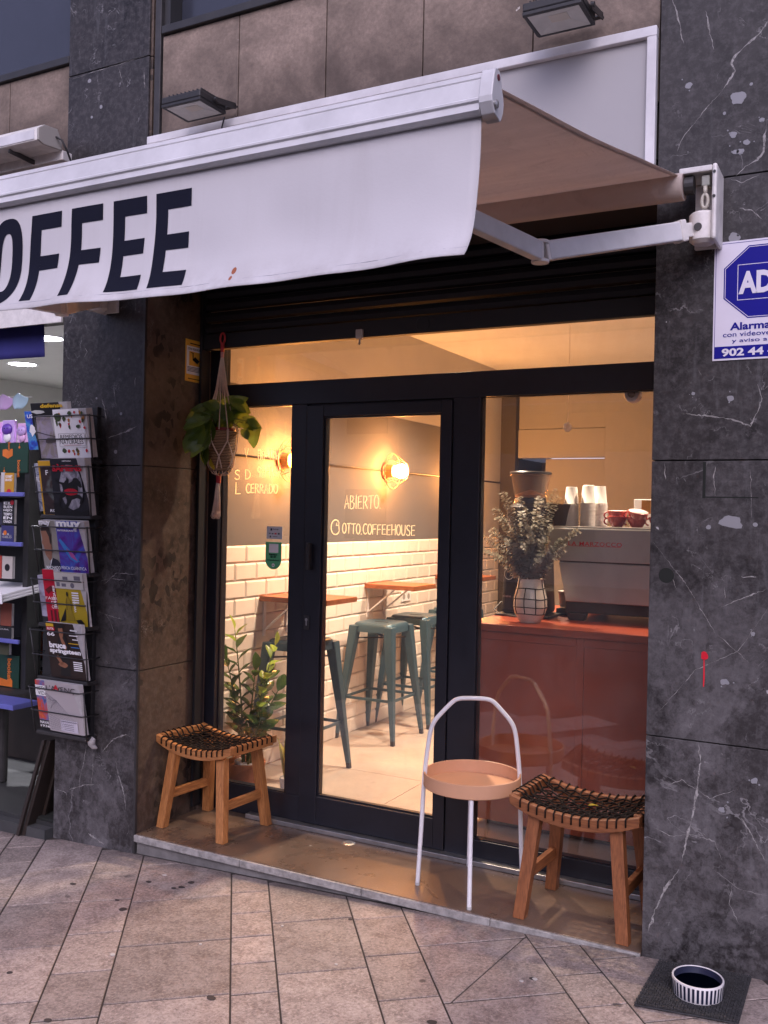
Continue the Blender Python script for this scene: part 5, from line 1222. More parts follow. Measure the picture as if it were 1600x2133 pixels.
# coffee machine
cm = thing('coffee_machine', 'steel espresso machine with red lettering, its back to the window', 'coffee machine', (1.98, 1.45, CT)); YM = 1.20; MX0, MX1 = 1.585, 2.42
B().box(MX0, MX1, YM + .004, YM + .52, 1.310, 1.470).build('upper_body', 'machine_steel', cm, bevel=.006)
B().box(MX0, MX1, YM, YM + .0035, 1.308, 1.466).build('back_panel', 'machine_steel', cm, bevel=.0015)
pp = [(1.632, YM + .012, 1.300), (MX1 - .05, YM + .012, 1.300), (MX1 - .09, YM + .012, 1.105), (1.672, YM + .012, 1.105)]
B().prism(pp, (0, .40, 0)).build('lower_body', 'machine_steel', cm, bevel=.004)
B().box(1.640, MX1 - .06, YM + .012, YM + .40, 1.3002, 1.3078).build('shadow_gap', 'machine_dark', cm)
B().box(1.66, MX1 - .08, YM + .05, YM + .50, 1.048, 1.104).build('drip_tray', 'machine_dark', cm, bevel=.004)
for x in (1.72, MX1 - .12): 
    for y in (YM + .06, YM + .46): B().post((x, y, CT + .001), (x, y, 1.0475), .04, .02, .05, .024).build('foot', 'machine_dark', cm, bevel=.003)
B().box(MX0 + .01, MX1, YM + .012, YM + .50, 1.4705, 1.478).build('cup_rail', 'steel', cm, bevel=.002)
text('lettering', 'LA MARZOCCO', cm, 'red_paint', (1.685, YM - .0002, 1.384), RX, UZ, .265, .0205, bold=.01, out=.0006, spacing=1.12)
B().box(1.70, 1.945, YM - .0012, YM - .0003, 1.3815, 1.3835).build('lettering_line', 'red_paint', cm)

# grinder
gr = thing('coffee_grinder', 'black coffee grinder with a clear bean hopper behind the flower vase', 'coffee grinder', (1.45, 1.32, CT)); GX, GY = 1.43, 1.34
def rbox(bb, x0, x1, y0, y1, z0, z1): return bb.box(x0, x1, y0, y1, z0, z1)
B().post((GX + .005, GY, CT + .012), (GX, GY + .02, 1.46), .115, .11, .100, .085).build('body', 'machine_dark', gr, bevel=.02)
B().box(GX - .13, GX + .16, GY - .14, GY + .12, CT + .002, CT + .012).build('base_plate', 'machine_dark', gr, bevel=.004)
B().lathe([(.105, 1.4605), (.12, 1.50), (.12, 1.57), (.085, 1.59), (.08, 1.618)], (GX, GY + .01, 0), 32).build('burr_housing', 'machine_dark', gr, auto=.5)
hp = B().lathe([(.080, 1.619), (.104, 1.742), (.101, 1.742), (.077, 1.621)], (GX, GY + .01, 0), 36).build('hopper', 'hopper_clear', gr, auto=.6)
B().lathe([(.108, 1.743), (.110, 1.750), (.104, 1.756), (.0, 1.758)], (GX, GY + .01, 0), 36).build('hopper_lid', 'machine_dark', hp, auto=.6)
B().lathe([(.079, 1.622), (.079, 1.634), (.0, 1.665)], (GX, GY + .01, 0), 24).build('beans', flat('beans', (.36, .16, .07), .4), hp)
B().lathe([(.0, 0), (.055, 0), (.075, .12), (.07, .12), (.052, .006)], (GX + .165, GY + .06, 1.47), 24).build('dosing_cup', 'smoked', gr, auto=.6)
text('lettering', 'COMPAK', gr, 'paper_grey', (GX - .095, GY - .1085, 1.105), RX, UZ, .045, .010, bold=.02)
B().tube(arc((GX - .065, GY - .1095, 1.225), .024, 0, 2 * PI, 24, (1, 0, .0), (0, 0.03, 1.2))[:-1], .0012, 4, closed=True).build('round_emblem', 'paper_grey', gr)
B().tube([(GX - .10, GY + .05, CT + .07), (GX - .15, GY - .0, CT + .055), (GX - .165, GY - .05, CT + .02), (GX - .12, GY - .1, CT + .006), (GX - .02, GY - .16, CT + .005), (GX + .06, GY - .17, CT + .005)], .004, 7).build('power_cord', 'black_metal', gr, smooth=True)

# vase and eucalyptus
VX, VY = 1.563, 1.0
va = thing('vase', 'cream ceramic vase with black grid lines on the counter', 'vase', (VX, VY, CT))
vp = [(.0, .002), (.048, .002), (.052, .006), (.072, .045), (.081, .075), (.079, .125), (.0775, .128), (.064, .178), (.060, .209), (.062, .213), (.058, .213), (.056, .205), (.0, .10)]
B().lathe(vp, (VX, VY, CT), 40).build('body', 'ceramic', va, auto=.5)
def vr(z):
    q = vp[1:11]
    for (r0, z0), (r1, z1) in zip(q[:-1], q[1:]):
        if z0 <= z <= z1 and z1 > z0: return r0 + (r1 - r0) * (z - z0) / (z1 - z0)
    return .06
bb = B()
for zz_, wob in ((.046, .002), (.078, .0015), (.118, .002), (.168, .002)):
    bb.tube([(VX + (vr(zz_) + .0010) * math.cos(a), VY + (vr(zz_) + .0008) * math.sin(a), CT + zz_ + wob * math.sin(3 * a)) for a in [2 * PI * i / 40 for i in range(40)]], .0026, 5, closed=True)
for k in range(9):
    a = 2 * PI * k / 9 - .9; zs_ = [.046, .06, .078, .10, .124, .14, .168, .19, .21] if k % 2 else [.046, .06, .078, .10, .124, .14, .168]
    bb.tube([(VX + (vr(z_) + .0008) * math.cos(a + .02 * math.sin(40 * z_)), VY + (vr(z_) + .0008) * math.sin(a + .02 * math.sin(40 * z_)), CT + z_) for z_ in zs_], .0026, 5)
bb.build('grid_lines', 'ceramic_line', va, smooth=True)
eu = thing('eucalyptus_bunch', 'bunch of dried eucalyptus branches spreading from the cream vase', 'plant', (VX, VY, CT + .2))
tips = [(-.25, -.02, .20), (-.20, .05, .30), (-.28, .05, .13), (-.13, -.02, .36), (-.16, .0, .42), (-.04, .02, .34), (.06, -.03, .30), (.10, .05, .44), (.13, .02, .40), (.19, -.05, .20), (.255, -.06, .245), (.06, .06, .2), (-.08, -.08, .24), (.02, -.10, .26), (-.1, .08, .26), (.0, .1, .38), (.13, -.08, .13), (-.18, -.08, .16), (.05, -.06, .40), (-.22, .02, .24), (.09, -.1, .2), (-.05, -.1, .15), (-.1, -.05, .3), (.01, .03, .3), (.16, .05, .15), (-.12, -.08, .1), (-.07, 0, .4), (-.19, -.03, .34), (.08, -.11, .1), (.0, -.12, .17), (-.14, .03, .2), (.04, -.13, .22), (-.09, -.12, .19), (.11, -.04, .26), (-.17, -.1, .22), (.02, .0, .22), (-.03, -.08, .33)]
bst = B(); bl = B()
for (dx, dy, dz) in tips:
    b0 = V((VX + dx * .1, VY + dy * .1, CT + .13)); b2 = V((VX + dx, VY + dy, CT + .212 + dz)); b1 = V((VX + dx * .28, VY + dy * .28, CT + .212 + dz * .62))
    pts = [b0.lerp(b1, i / 8).lerp(b1.lerp(b2, i / 8), i / 8) for i in range(9)]; bst.tube(pts, [.0024 - .0016 * i / 8 for i in range(9)], 5)
    n_ = int(9 + 44 * (b2 - b0).length)
    for k in range(n_):
        f = .30 + .70 * k / n_; p = b0.lerp(b1, f).lerp(b1.lerp(b2, f), f); axx = ((b1 - b0).lerp(b2 - b1, f)).normalized()
        ph = (k % 2) * 1.57 + rnd.uniform(-.9, .9)
        s0 = axx.orthogonal().normalized(); s0 = Matrix.Rotation(ph, 3, axx) @ s0
        for sg_ in (-1, 1):
            sd_ = s0 * sg_; d = (sd_ + axx * rnd.uniform(.05, .5) + V((0, 0, -.15))).normalized(); yv = axx.cross(sd_).normalized(); r = (.0170 - .0070 * f) * rnd.uniform(.8, 1.25)
            nv = d.cross(yv); c_ = p + d * r * 1.1
            ring_ = [c_ + d * r * math.cos(a) * 1.0 + yv * r * .92 * math.sin(a) + nv * .18 * r * math.cos(2 * a) for a in [2 * PI * q / 7 for q in range(7)]]
            bl.add(ring_, [tuple(range(7))])
bst.build('stem', 'euc_stem', eu, smooth=True); lo_ = bl.build('leaves', 'euc_leaf', eu, recalc=False, kind='stuff')

# cups on the machine
CZ = 1.4785
cup = B().lathe([(.0, .092), (.0285, .092), (.0295, .090), (.0385, .006), (.0405, .005), (.0415, .002), (.0405, .0), (.0375, .0), (.0275, .088)], (0, 0, 0), 24).mesh('paper_cup', 'cup_paper', True)
ring_m = B().lathe([(.0365, .0175), (.0385, .006), (.0405, .005), (.0415, .002), (.0405, .0), (.0370, .0)], (0, 0, 0), 24).mesh('paper_cup', 'cup_paper', True)
for si, (x, y, n_) in enumerate([(1.640, 1.385, 17), (1.722, 1.40, 18), (1.700, 1.49, 19), (1.765, 1.47, 18)]):
    for k in range(n_):
        o = piece('paper_cup', cup if k == n_ - 1 else ring_m, None, (x + rnd.uniform(-.0008, .0008), y, CZ + k * .0068)); o.scale = (.95, .95, 1)
        tag(o, 'white paper cup in the ' + ['narrow left end', 'front middle', 'tallest rear', 'right-hand rear'][si] + ' upside-down cup stack on the coffee machine', 'paper cup', 'upside-down paper cups stacked on the coffee machine')
    if si < 2:
        z = CZ + (n_ - 1) * .0068; o['label'] = ['top paper cup of the narrow stack at the left end of the coffee machine', 'printed top paper cup of the middle stack on the coffee machine'][si]
        me = B()
        vs, fs = text_geo('COTTO' if si else 'TTO', .02); x0 = min(v[0] for v in vs); x1 = max(v[0] for v in vs); a0, a1 = (-2.35, -.75) if si else (-1.9, -.9)
        me.add([((.0337 * .95 + .0012) * math.cos(a0 + (a1 - a0) * (v[0] - x0) / (x1 - x0)), (.0337 * .95 + .0012) * math.sin(a0 + (a1 - a0) * (v[0] - x0) / (x1 - x0)), .034 + .021 * v[1] / .7) for v in vs], fs)
        lt = bpy.data.objects.new('lettering', me.mesh('lettering', 'machine_dark', recalc=False)); COL.objects.link(lt); lt.parent = o
def red_cup(x, y, z, lab, tilt=(0, 0, 0)):
    t = thing('coffee_cup', lab, 'cup', (0, 0, 0), 'red coffee cups on the coffee machine')
    B().lathe([(.0, .0), (.026, .0), (.028, .004), (.045, .03), (.050, .052), (.0485, .053), (.043, .03), (.024, .007), (.0, .006)], (0, 0, 0), 28).build('bowl', 'cup_red', t, auto=.8)
    B().lathe([(.0, .0085), (.023, .009), (.0425, .031), (.0478, .0525)], (0, 0, 0), 24).build('inside_glaze', 'cup_paper', t, smooth=True)
    B().tube(arc((-.050, 0, .028), .016, -.5 * PI, -1.5 * PI, 10, (1, 0, 0), (0, 0, 1)), .004, 7).build('handle', 'cup_red', t, smooth=True)
    t.location = (x, y, z); t.rotation_euler = tilt; return t
red_cup(1.885, 1.36, CZ + .001, 'red coffee cup with its rim up beside the paper cup stacks'); red_cup(1.985, 1.35, CZ + .001, 'lower red cup of the pair nearest the pillar')
red_cup(1.985, 1.345, CZ + .030, 'tilted red cup resting in another cup nearest the pillar', (.25, .12, .3)); red_cup(1.885, 1.365, CZ + .030, 'upper red coffee cup stacked beside the paper cup stacks', (.05, 0, .2))
red_cup(2.09, 1.36, CZ + .001, 'red coffee cup mostly hidden behind the wide pillar')
tb = thing('coffee_bag', 'white packet with a golden label behind the red cups', 'packet', (1.98, 1.55, CZ))
B().post((1.99, 1.56, CZ + .0005), (1.99, 1.56, CZ + .145), .062, .03, .07, .012).build('packet', 'paper_white', tb, bevel=.004); B().box(1.965, 2.012, 1.5265, 1.5280, CZ + .07, CZ + .14).build('label', flat('gold', (.50, .26, .02), .35), tb)
pc2 = piece('paper_cup', cup, None, (1.59, 1.47, 1.135), (PI, 0, 0)); tag(pc2, 'single upright paper cup between the grinder and the coffee machine', 'paper cup'); pc2.scale = (.9, .9, .9)
pf_ = thing('cup_shelf', 'low black stand under the single paper cup', 'stand', (1.59, 1.47, CT)); B().box(1.555, 1.625, 1.43, 1.51, CT + .001, CT + .036).build('stand_body', 'machine_dark', pf_, bevel=.003)

# things hung inside the window
cr = thing('crystal_ball', 'small clear crystal hanging on a thread inside the display window', 'ornament', (1.824, .7, 1.92))
cb_ = B(); 
for k in range(5): pass
cb_.lathe([(.0, -.022), (.013, -.017), (.0205, -.005), (.020, .006), (.012, .017), (.004, .022), (.0, .023)], (1.824, .70, 1.922), 9); cb_.build('crystal', 'crystal_clear', cr)
B().tube([(1.824, .70, 1.944), (1.826, .70, 2.42)], .0007, 4).build('thread', 'paper_white', cr)
dc = thing('dome_camera', 'small white dome security camera under the window head by the wide pillar', 'security camera', (2.13, .58, 2.04)); P = (2.136, .595, 2.040)
B().lathe([(.0, -.035), (.030, -.035), (.034, -.028), (.036, .0), (.030, .012), (.022, .018), (.0, .018)], P, 24, 'y').build('camera_body', 'aged_white', dc, auto=.7)
B().lathe([(.016, -.0385), (.016, -.036)], P, 18, 'y').build('lens', 'machine_dark', dc); B().tube([(P[0], P[1] - .002, P[2] + .030), (P[0], P[1] - .014, P[2] + .06)], .009, 8).build('stem', 'aged_white', dc)

# ================================================================== NEWS SHOP (left edge of the picture)
struct(B().box(-6.5, -.53, .003, 7, -.3, -.045).build('shop_floor', 'shop_floor'))
struct(B().box(-6.5, -.535, -.05, .002, -.3, -.065).build('shop_doorstep', 'asphalt'))
struct(B().box(-6.5, -.30, .302, 7, 2.6, 2.7).build('shop_ceiling', 'shop_white'))
struct(B().box(-.529, -.31, .502, 7, -.1, 2.6).build('shop_wall', 'shop_white'))
struct(B().box(-3.75, -3.65, .05, 7, -.04, 2.6).build('shop_wall', 'shop_white'))
struct(B().box(-6.5, -.53, 6.9, 7, -.04, 2.6).build('shop_wall', 'shop_white'))
for i, (x, y) in enumerate([(-2.76, 1.68), (-1.7, .95), (-2.0, 3.2)]):
    t = thing('ceiling_spot', ['round lit ceiling spot of the news shop under the blue banner', 'lit ceiling spot of the news shop hidden behind the banner', 'lit ceiling spot deep in the news shop, out of sight'][i], 'ceiling lamp', (x, y, 2.6), 'ceiling spots of the news shop')
    B().lathe([(.10, -.0005), (.115, -.006), (.115, -.0002)], (x, y, 2.6), 28).build('ring', 'white_paint', t); B().lathe([(.0, -.004), (.098, -.004)], (x, y, 2.6), 24).build('diffuser', 'led_glow', t)
    l = bpy.data.lights.new('shop_light', 'SPOT'); l.energy = 360 if i < 2 else 60; l.color = (.93, .92, 1.0); l.spot_size = math.radians(150); l.spot_blend = .8; l.shadow_soft_size = .1
    lo = bpy.data.objects.new('shop_light', l); COL.objects.link(lo); lo.location = (x, y, 2.585)
bn = thing('banner', 'dark blue cloth banner hanging in the news shop doorway', 'banner', (-1.4, .1, 2.5))
B().grid(lambda u, v: (-2.2 + 1.42 * u + .006 * v, .10 + .006 * math.sin(14 * u) * v, 2.50 - (.196 + .01 * u) * v), 40, 6).build('cloth', 'banner_blue', bn, smooth=True, recalc=False).modifiers.new('t', 'SOLIDIFY').thickness = .002
B().tube([(-2.25, .10, 2.502), (-.77, .10, 2.502)], .006, 8).build('rod', 'dark_metal', bn)
ld = thing('leaning_board', 'dark brown folded board leaning on the narrow pillar by the news shop', 'board', (-.65, 0, -.1))
B().prism([(-0.710, -.075, -.112), (-0.690, -.075, -.112), (-0.588, -.015, .362), (-0.606, -.015, .362)], (.0, .018, 0)).build('front_flange', 'brown_board', ld, bevel=.002)
B().prism([(-0.689, -.056, -.112), (-0.667, -.056, -.112), (-0.567, .004, .358), (-0.587, .004, .358)], (0, .30, 0)).build('board_panel', 'brown_board', ld, bevel=.002)
B().prism([(-0.670, .03, -.112), (-0.651, .03, -.112), (-0.549, .07, .35), (-0.566, .07, .35)], (0, .015, 0)).build('rib', 'brown_board', ld)
B().box(-.72, -.534, .01, .3, -.0445, -.03).build('foot_plate', 'dark_hole', ld)

# ---- magazine rack hung on the pillar
mr = thing('magazine_rack', 'black wire magazine rack with six pockets hung on the narrow pillar', 'rack', (-.44, -.02, 1.2))
B().box(-.600, -.268, -.026, -.002, .395, 2.005).build('back_board', 'black_metal', mr, bevel=.002)
def pocket(zb, h, x0=-.575, x1=-.222, depth=.115):
    f = lambda z: -.026 - depth * (.62 + .38 * (z - zb) / h)           # pockets open outwards towards the top
    y = f(zb)
    B().box(x0 + .02, x1 - .004, y, -.0265, zb - .022, zb - .003).build('pocket_tray', 'dark_metal', mr, bevel=.003)
    bb = B()
    for z in (zb + h * .40, zb + h * .86):
        y = f(z) - .003; r = .03
        pts = [(x0 - .012, -.024, z)] + [(x0 - .012, y + r, z)] + [(x0 - .012 + r - r * math.cos(a), y + r - r * math.sin(a), z) for a in [PI / 2 * i / 6 for i in range(1, 7)]] + [(x1 - r + r * math.sin(a), y + r - r * math.cos(a), z) for a in [PI / 2 * i / 6 for i in range(7)]] + [(x1, -.024, z)]
        bb.tube(pts, .0032, 6)
    for x in (x0 - .010, x1 - .002):
        bb.tube([(x + (.02 if x < -.4 else 0), f(zb) + .004, zb - .012), (x, f(zb + h * .86) + .016, zb + h * .88)], .0036, 6)
    bb.build('pocket_wire', 'wire', mr, smooth=True)
    return f
PK = [(1.752, .235), (1.487, .262), (1.215, .245), (.962, .245), (.703, .262), (.440, .245)]
PF = [pocket(z, h) for z, h in PK]
B().tube([(-.222, -.05, .43), (-.228, -.06, .415), (-.235, -.05, .40), (-.225, -.045, .385), (-.21, -.04, .38)], [.012, .02, .018, .012, .004], 8).build('tied_rag', 'paper_grey', mr, smooth=True)

class Mag:
    """one magazine standing in pocket k: a slightly fanned block of pages, a printed cover and its print"""
    def __init__(s, name, label, k, x0, x1, z0, z1, mat, lay=0, cat='magazine', pages=.014, group='magazines in the wire rack'):
        s.k, s.x0, s.x1, s.z0, s.z1 = k, x0, x1, z0, z1; f = PF[k]; s.off = .004 + lay * .008
        s.A = V((x0, f(z0) + s.off, z0)); s.U = V((0, f(z1) - f(z0), z1 - z0)); s.h = s.U.length; s.U.normalize(); s.R = V((1, 0, 0)); s.w = x1 - x0
        s.t = thing(name, label, cat, tuple(s.A), group); N = s.R.cross(s.U); s.N = N
        D = -N * pages
        q = [s.A, s.A + s.R * s.w, s.A + s.R * s.w + s.U * s.h, s.A + s.U * s.h]
        B().prism([p - N * .0008 + s.R * (-.001) + (s.R * .002 if i in (1, 2) else s.R * .002) for i, p in enumerate(q)], D + s.R * .010).build('pages', 'paper_grey', s.t)
        n = 6
        B().grid(lambda u, v: tuple(s.A + s.R * s.w * u + s.U * s.h * v + N * (.0015 * math.sin(PI * u) + .002 * math.sin(3 * u + 2 * v))), n, n).build('cover', mat, s.t, smooth=True, recalc=False)
    def P(s, u, v, o=.0045): return s.A + s.R * s.w * u + s.U * s.h * v + s.N * o
    def poly(s, name, pts, mat, o=.0045):
        """printed shape given in cover fractions"""
        p = [s.P(u, v, o) for u, v in pts]; return B().add(p, [tuple(range(len(p)))]).build(name, mat, s.t, recalc=False)
    def polys(s, name, lst, mat, o=.0045):
        bb = B()
        for pts in lst: p = [s.P(u, v, o) for u, v in pts]; bb.add(p, [tuple(range(len(p)))])
        return bb.build(name, mat, s.t, recalc=False)
    def txt(s, body, u, v, w, h=None, mat='paper_white', bold=.02, o=.0055, R=None, U=None):
        return text('lettering', body, s.t, mat, s.P(u, v, 0), R or s.R, U or s.U, w * s.w, h * s.h if h else None, bold=bold, out=o)
def rect(u0, u1, v0, v1): return [(u0, v0), (u1, v0), (u1, v1), (u0, v1)]
def ell(cu, cv, ru, rv, n=16, j=0, seed=0):
    rg = random.Random(seed); return [(cu + ru * math.cos(2 * PI * i / n) * (1 + rg.uniform(-j, j)), cv + rv * math.sin(2 * PI * i / n) * (1 + rg.uniform(-j, j))) for i in range(n)]
black, red = flat('print_black', (.012, .011, .012), .4), flat('print_red', (.50, .012, .03), .4)
white = 'paper_white'
# top pocket
m = Mag('magazine', 'white magazine on natural remedies with leaves and flowers on its cover', 0, -.447, -.232, 1.757, 1.985, 'paper_white', pages=.03)
g1, g2 = flat('print_leaf', (.05, .075, .03), .45), flat('print_ochre', (.40, .16, .03), .45)
rg = random.Random(5)
for mt2, n_, sz in ((g1, 11, .055), (red, 8, .04), (g2, 9, .04)):
    lst = []
    for i in range(n_):
        v = rg.choice([rg.uniform(.60, .95), rg.uniform(.62, .94), rg.uniform(.03, .17)]); lst.append(ell(rg.uniform(.06, .94), v, sz * rg.uniform(.5, 1.1), sz * rg.uniform(.6, 1.2), 7, .35, rg.random()))
    m.polys('flower_print', lst, mt2)
m.poly('badge', ell(.15, .84, .10, .085, 18), g1, .005)
m.poly('title_field', rect(.10, .92, .22, .53), white, .0052); 
m.polys('frame_line', [rect(.12, .90, .50, .505), rect(.12, .90, .245, .25), rect(.12, .127, .25, .50), rect(.893, .90, .25, .50)], black, .0056)
m.txt('REMEDIOS', .17, .395, .66, .085, black, .0, .006); m.txt('NATURALES', .15, .285, .70, .095, black, .0, .006); m.poly('subtitle', rect(.25, .78, .262, .268), red, .006)
m = Mag('magazine', 'magazine with a hazy grey desert landscape on its cover', 0, -.572, -.452, 1.757, 1.960, art('print_desert', [(.20, .17, .15), (.28, .24, .22), (.33, .29, .38), (.38, .34, .30)], 14, 2), 1)
m.polys('road_line', [[(.0, .62), (.5, .55), (1, .50), (1, .515), (.5, .565), (.0, .635)]], black); m.poly('rocks', ell(.75, .42, .34, .07, 12, .3, 2), flat('rock', (.10, .085, .085)), .0042)
m = Mag('magazine', 'dark magazine with a yellow defence title at the top of the rack', 0, -.607, -.365, 1.79, 2.022, black, 2)
m.txt('defensa', .28, .895, .62, .085, flat('print_yellow', (.62, .38, .02)), .04); m.poly('plane_print', ell(.2, .82, .2, .035, 10, .3, 4), 'lens_grey')
m = Mag('comic_book', 'blue and violet comic book at the left edge of the rack top', 0, -.655, -.580, 1.80, 1.985, art('print_blue', [(.05, .02, .20), (.03, .10, .55), (.10, .35, .62), (.12, .03, .30)], 16, 5), 2, 'comic book')
m.txt('US', .25, .82, .5, .1); m.poly('splash', ell(.55, .52, .3, .14, 11, .35, 7), white)
# second pocket
m = Mag('magazine', 'black magazine with a red title and a dark rearing horse', 1, -.458, -.234, 1.482, 1.752, flat('print_night', (.018, .017, .022), .4), pages=.03)
m.poly('moon_glow', ell(.56, .50, .33, .40, 24, .03, 1), art('print_mist', [(.05, .05, .06), (.25, .24, .28), (.50, .48, .54)], 18, 1), .0042)
m.txt('SÀPIENS', .06, .775, .86, .13, red, .05, .006)
horse = [(.10, .66), (.22, .60), (.36, .58), (.44, .63), (.46, .68), (.52, .63), (.50, .57), (.60, .60), (.66, .66), (.76, .66), (.84, .60), (.88, .50), (.82, .49), (.76, .53), (.76, .44), (.72, .38), (.80, .36), (.88, .30), (.80, .20), (.76, .21), (.80, .29), (.70, .31), (.55, .28), (.46, .18), (.34, .10), (.30, .12), (.40, .24), (.38, .34), (.26, .30), (.14, .14), (.10, .16), (.22, .36), (.32, .44), (.30, .54), (.12, .60)]
m.poly('horse_shape', horse, black, .005); m.poly('saddle_cloth', ell(.55, .42, .20, .06, 12, .1), red, .0055); m.poly('dark_ground', [(0, 0), (1, 0), (1, .12), (.8, .06), (.6, .10), (.4, .05), (.2, .16), (0, .22)], black, .0052)
m.txt('HISTORIA', .38, .945, .26, .022); 
m = Mag('magazine', 'dark magazine with a yellow border tucked behind the horse magazine', 1, -.548, -.440, 1.484, 1.742, flat('print_amber', (.62, .34, .02), .45), 1)
m.poly('cover_picture', rect(.13, 1.0, .01, .91), art('print_umber', [(.02, .015, .015), (.05, .03, .03), (.16, .20, .19)], 8, 3), .0045); m.txt('F', .45, .74, .16, .09); m.txt('RO', .5, .05, .4, .055)
m = Mag('magazine', 'blue and white magazine sticking out at the left of the horse magazine', 1, -.584, -.543, 1.50, 1.73, art('print_city', [(.03, .04, .12), (.20, .24, .36), (.5, .5, .55), (.02, .02, .03)], 24, 6), 2); m.txt('IRU', .1, .62, .8, .1)
# third pocket
m = Mag('magazine', 'violet and blue science magazine about quantum physics', 2, -.412, -.232, 1.212, 1.456, art('print_violet', [(.045, .010, .13), (.10, .02, .26), (.05, .12, .50), (.30, .10, .45)], 7, 8), pages=.024)
m.txt('muy', .03, .845, .90, .15, white, .05); m.txt('INTERESANTE', .06, .80, .70, .034, white, .02); m.txt('FÍSICA CUÁNTICA', .06, .055, .90, .075, white, .01)
m.poly('light_beam', [(.05, .62), (.12, .66), (.75, .22), (.62, .20), (.40, .26)], flat('print_cyan', (.05, .20, .55), .4)); m.poly('light_spark', [(.30, .48), (.55, .36), (.68, .22), (.45, .30)], flat('print_pink', (.40, .08, .30), .4), .005)
m = Mag('magazine', "grey magazine with a dark haired man's portrait, left of the violet one", 2, -.530, -.405, 1.214, 1.456, flat('print_khaki', (.30, .28, .25), .4), 1, pages=.02)
m.poly('suit', [(.25, 0), (1, 0), (1, .10), (.80, .22), (.55, .26), (.36, .16)], flat('print_suit', (.02, .02, .035))); m.poly('shirt', [(.34, .06), (.52, .25), (.42, .20), (.30, .02)], white, .005)
m.poly('face', [(.05, .80), (.40, .86), (.55, .70), (.55, .40), (.46, .22), (.36, .20), (.18, .32), (.12, .50), (.04, .55), (.10, .62)], flat('print_skin', (.30, .14, .085)), .0052); m.poly('hair', [(.04, .84), (.22, .93), (.50, .88), (.60, .72), (.54, .52), (.48, .54), (.46, .68), (.34, .80), (.06, .79)], flat('print_hair', (.03, .02, .018)), .0056); m.poly('ear', ell(.49, .50, .035, .05), flat('print_skin', (.3, .14, .085)), .006)
m.txt('muy', .0, .885, .62, .11, white, .05); m.txt('MACHADO', .16, .035, .76, .065, white, .02, .007)
# fourth pocket
m = Mag('magazine', 'mustard yellow history magazine with a drawn standing figure', 3, -.412, -.228, .958, 1.212, flat('print_mustard', (.40, .29, .015), .45), pages=.012)
m.poly('head_strip', rect(.0, 1.0, .70, 1.0), flat('print_cream', (.52, .50, .46)), .0045)
m.polys('strip_pictures', [rect(.06, .18, .74, .82), rect(.24, .40, .74, .80), rect(.30, .48, .87, .93), rect(.70, .92, .87, .95), ell(.62, .77, .07, .05)], flat('print_grey', (.14, .13, .16)), .005)
m.poly('figure_shape', [(.30, .08), (.34, .30), (.30, .44), (.36, .54), (.38, .60), (.42, .60), (.44, .54), (.54, .46), (.52, .30), (.60, .10)], flat('print_olive', (.27, .19, .01)), .005); m.polys('figure_line', [ell(.40, .60, .035, .045), [(.05, .06), (.30, .34), (.26, .10)], [(.33, .3), (.345, .3), (.37, .52), (.36, .52)], [(.50, .3), (.51, .3), (.5, .48), (.49, .48)], [(.62, .12), (.80, .14), (.92, .06), (.7, .04)]], black, .0055)
m.txt('ÈPOQUES', -.01, .33, .58, .075, white, .03, .006, R=m.U, U=-m.R); m.polys('cover_lines', [rect(.56, .80, .62 - i * .045, .645 - i * .045) for i in range(5)], white, .005); m.txt('GUERRA', .60, .48, .30, .05, white, .02, .006, R=-m.U, U=m.R)
m = Mag('magazine', 'red magazine about war factories, left of the mustard yellow one', 3, -.500, -.405, .963, 1.222, flat('print_crimson', (.50, .010, .035), .4), 1, pages=.01)
m.polys('factory_print', [[(.10, .62), (.5, .70), (.8, .66), (.9, .58), (.5, .60), (.3, .54)], rect(.3, .42, .02, .24), rect(.55, .7, .02, .25), rect(.8, .93, .02, .22)], flat('print_wine', (.12, .008, .012)), .0045)
m.txt('FÀBRI', .08, .44, .9, .065, white, .0); m.txt('DE', .45, .355, .4, .06, white, .0); m.txt('GUE', .45, .275, .5, .06, white, .0)
m = Mag('magazine', 'pale magazine edge peeping out left of the red war magazine', 3, -.545, -.497, .99, 1.19, art('print_pale', [(.5, .48, .55), (.42, .40, .52), (.10, .09, .08)], 12, 9), 2)
# fifth pocket
m = Mag('magazine', 'dark brown music magazine with a singer in an open shirt', 4, -.462, -.232, .705, .972, flat('print_cocoa', (.028, .016, .013), .4), pages=.012)
skin = flat('print_tan', (.30, .13, .07))
m.poly('singer_shirt', [(.30, .05), (.36, .40), (.28, .62), (.40, .80), (.55, .78), (.62, .55), (.58, .05)], flat('print_black', (.012, .011, .012)), .0042)
m.polys('singer_skin', [[(.36, .92), (.48, .93), (.50, .82), (.46, .74), (.56, .58), (.52, .50), (.42, .66), (.38, .78)], ell(.40, .25, .12, .05, 10, .2), [(.22, .38), (.28, .42), (.42, .27), (.36, .23)]], skin, .0048); m.poly('singer_hair', ell(.42, .95, .11, .035, 12, .15), black, .0052)
m.polys('cover_flash', [rect(.02, .24, .93, .985)], flat('print_yellow', (.62, .38, .02)), .005); m.poly('badge', rect(.03, .26, .86, .925), red, .005); m.txt('RUTA', .05, .872, .19, .04); m.txt('66', .03, .76, .22, .075)
m.txt('bruce', .06, .545, .48, .11, white, .05); m.txt('springsteen', .06, .435, .88, .105, white, .05)
m.polys('cover_lines', [rect(.70, .90, .88, .90), rect(.66, .90, .79, .805), rect(.74, .90, .72, .735)] + [rect(.70, .94, .31 - i * .036, .33 - i * .036) for i in range(5)], white, .005); m.polys('cover_lines', [rect(.62, .90, .645, .66)], flat('print_yellow', (.62, .38, .02)), .005); m.polys('cover_lines', [rect(.68, .92, .58, .593)], flat('print_cyan', (.05, .2, .55)), .005)
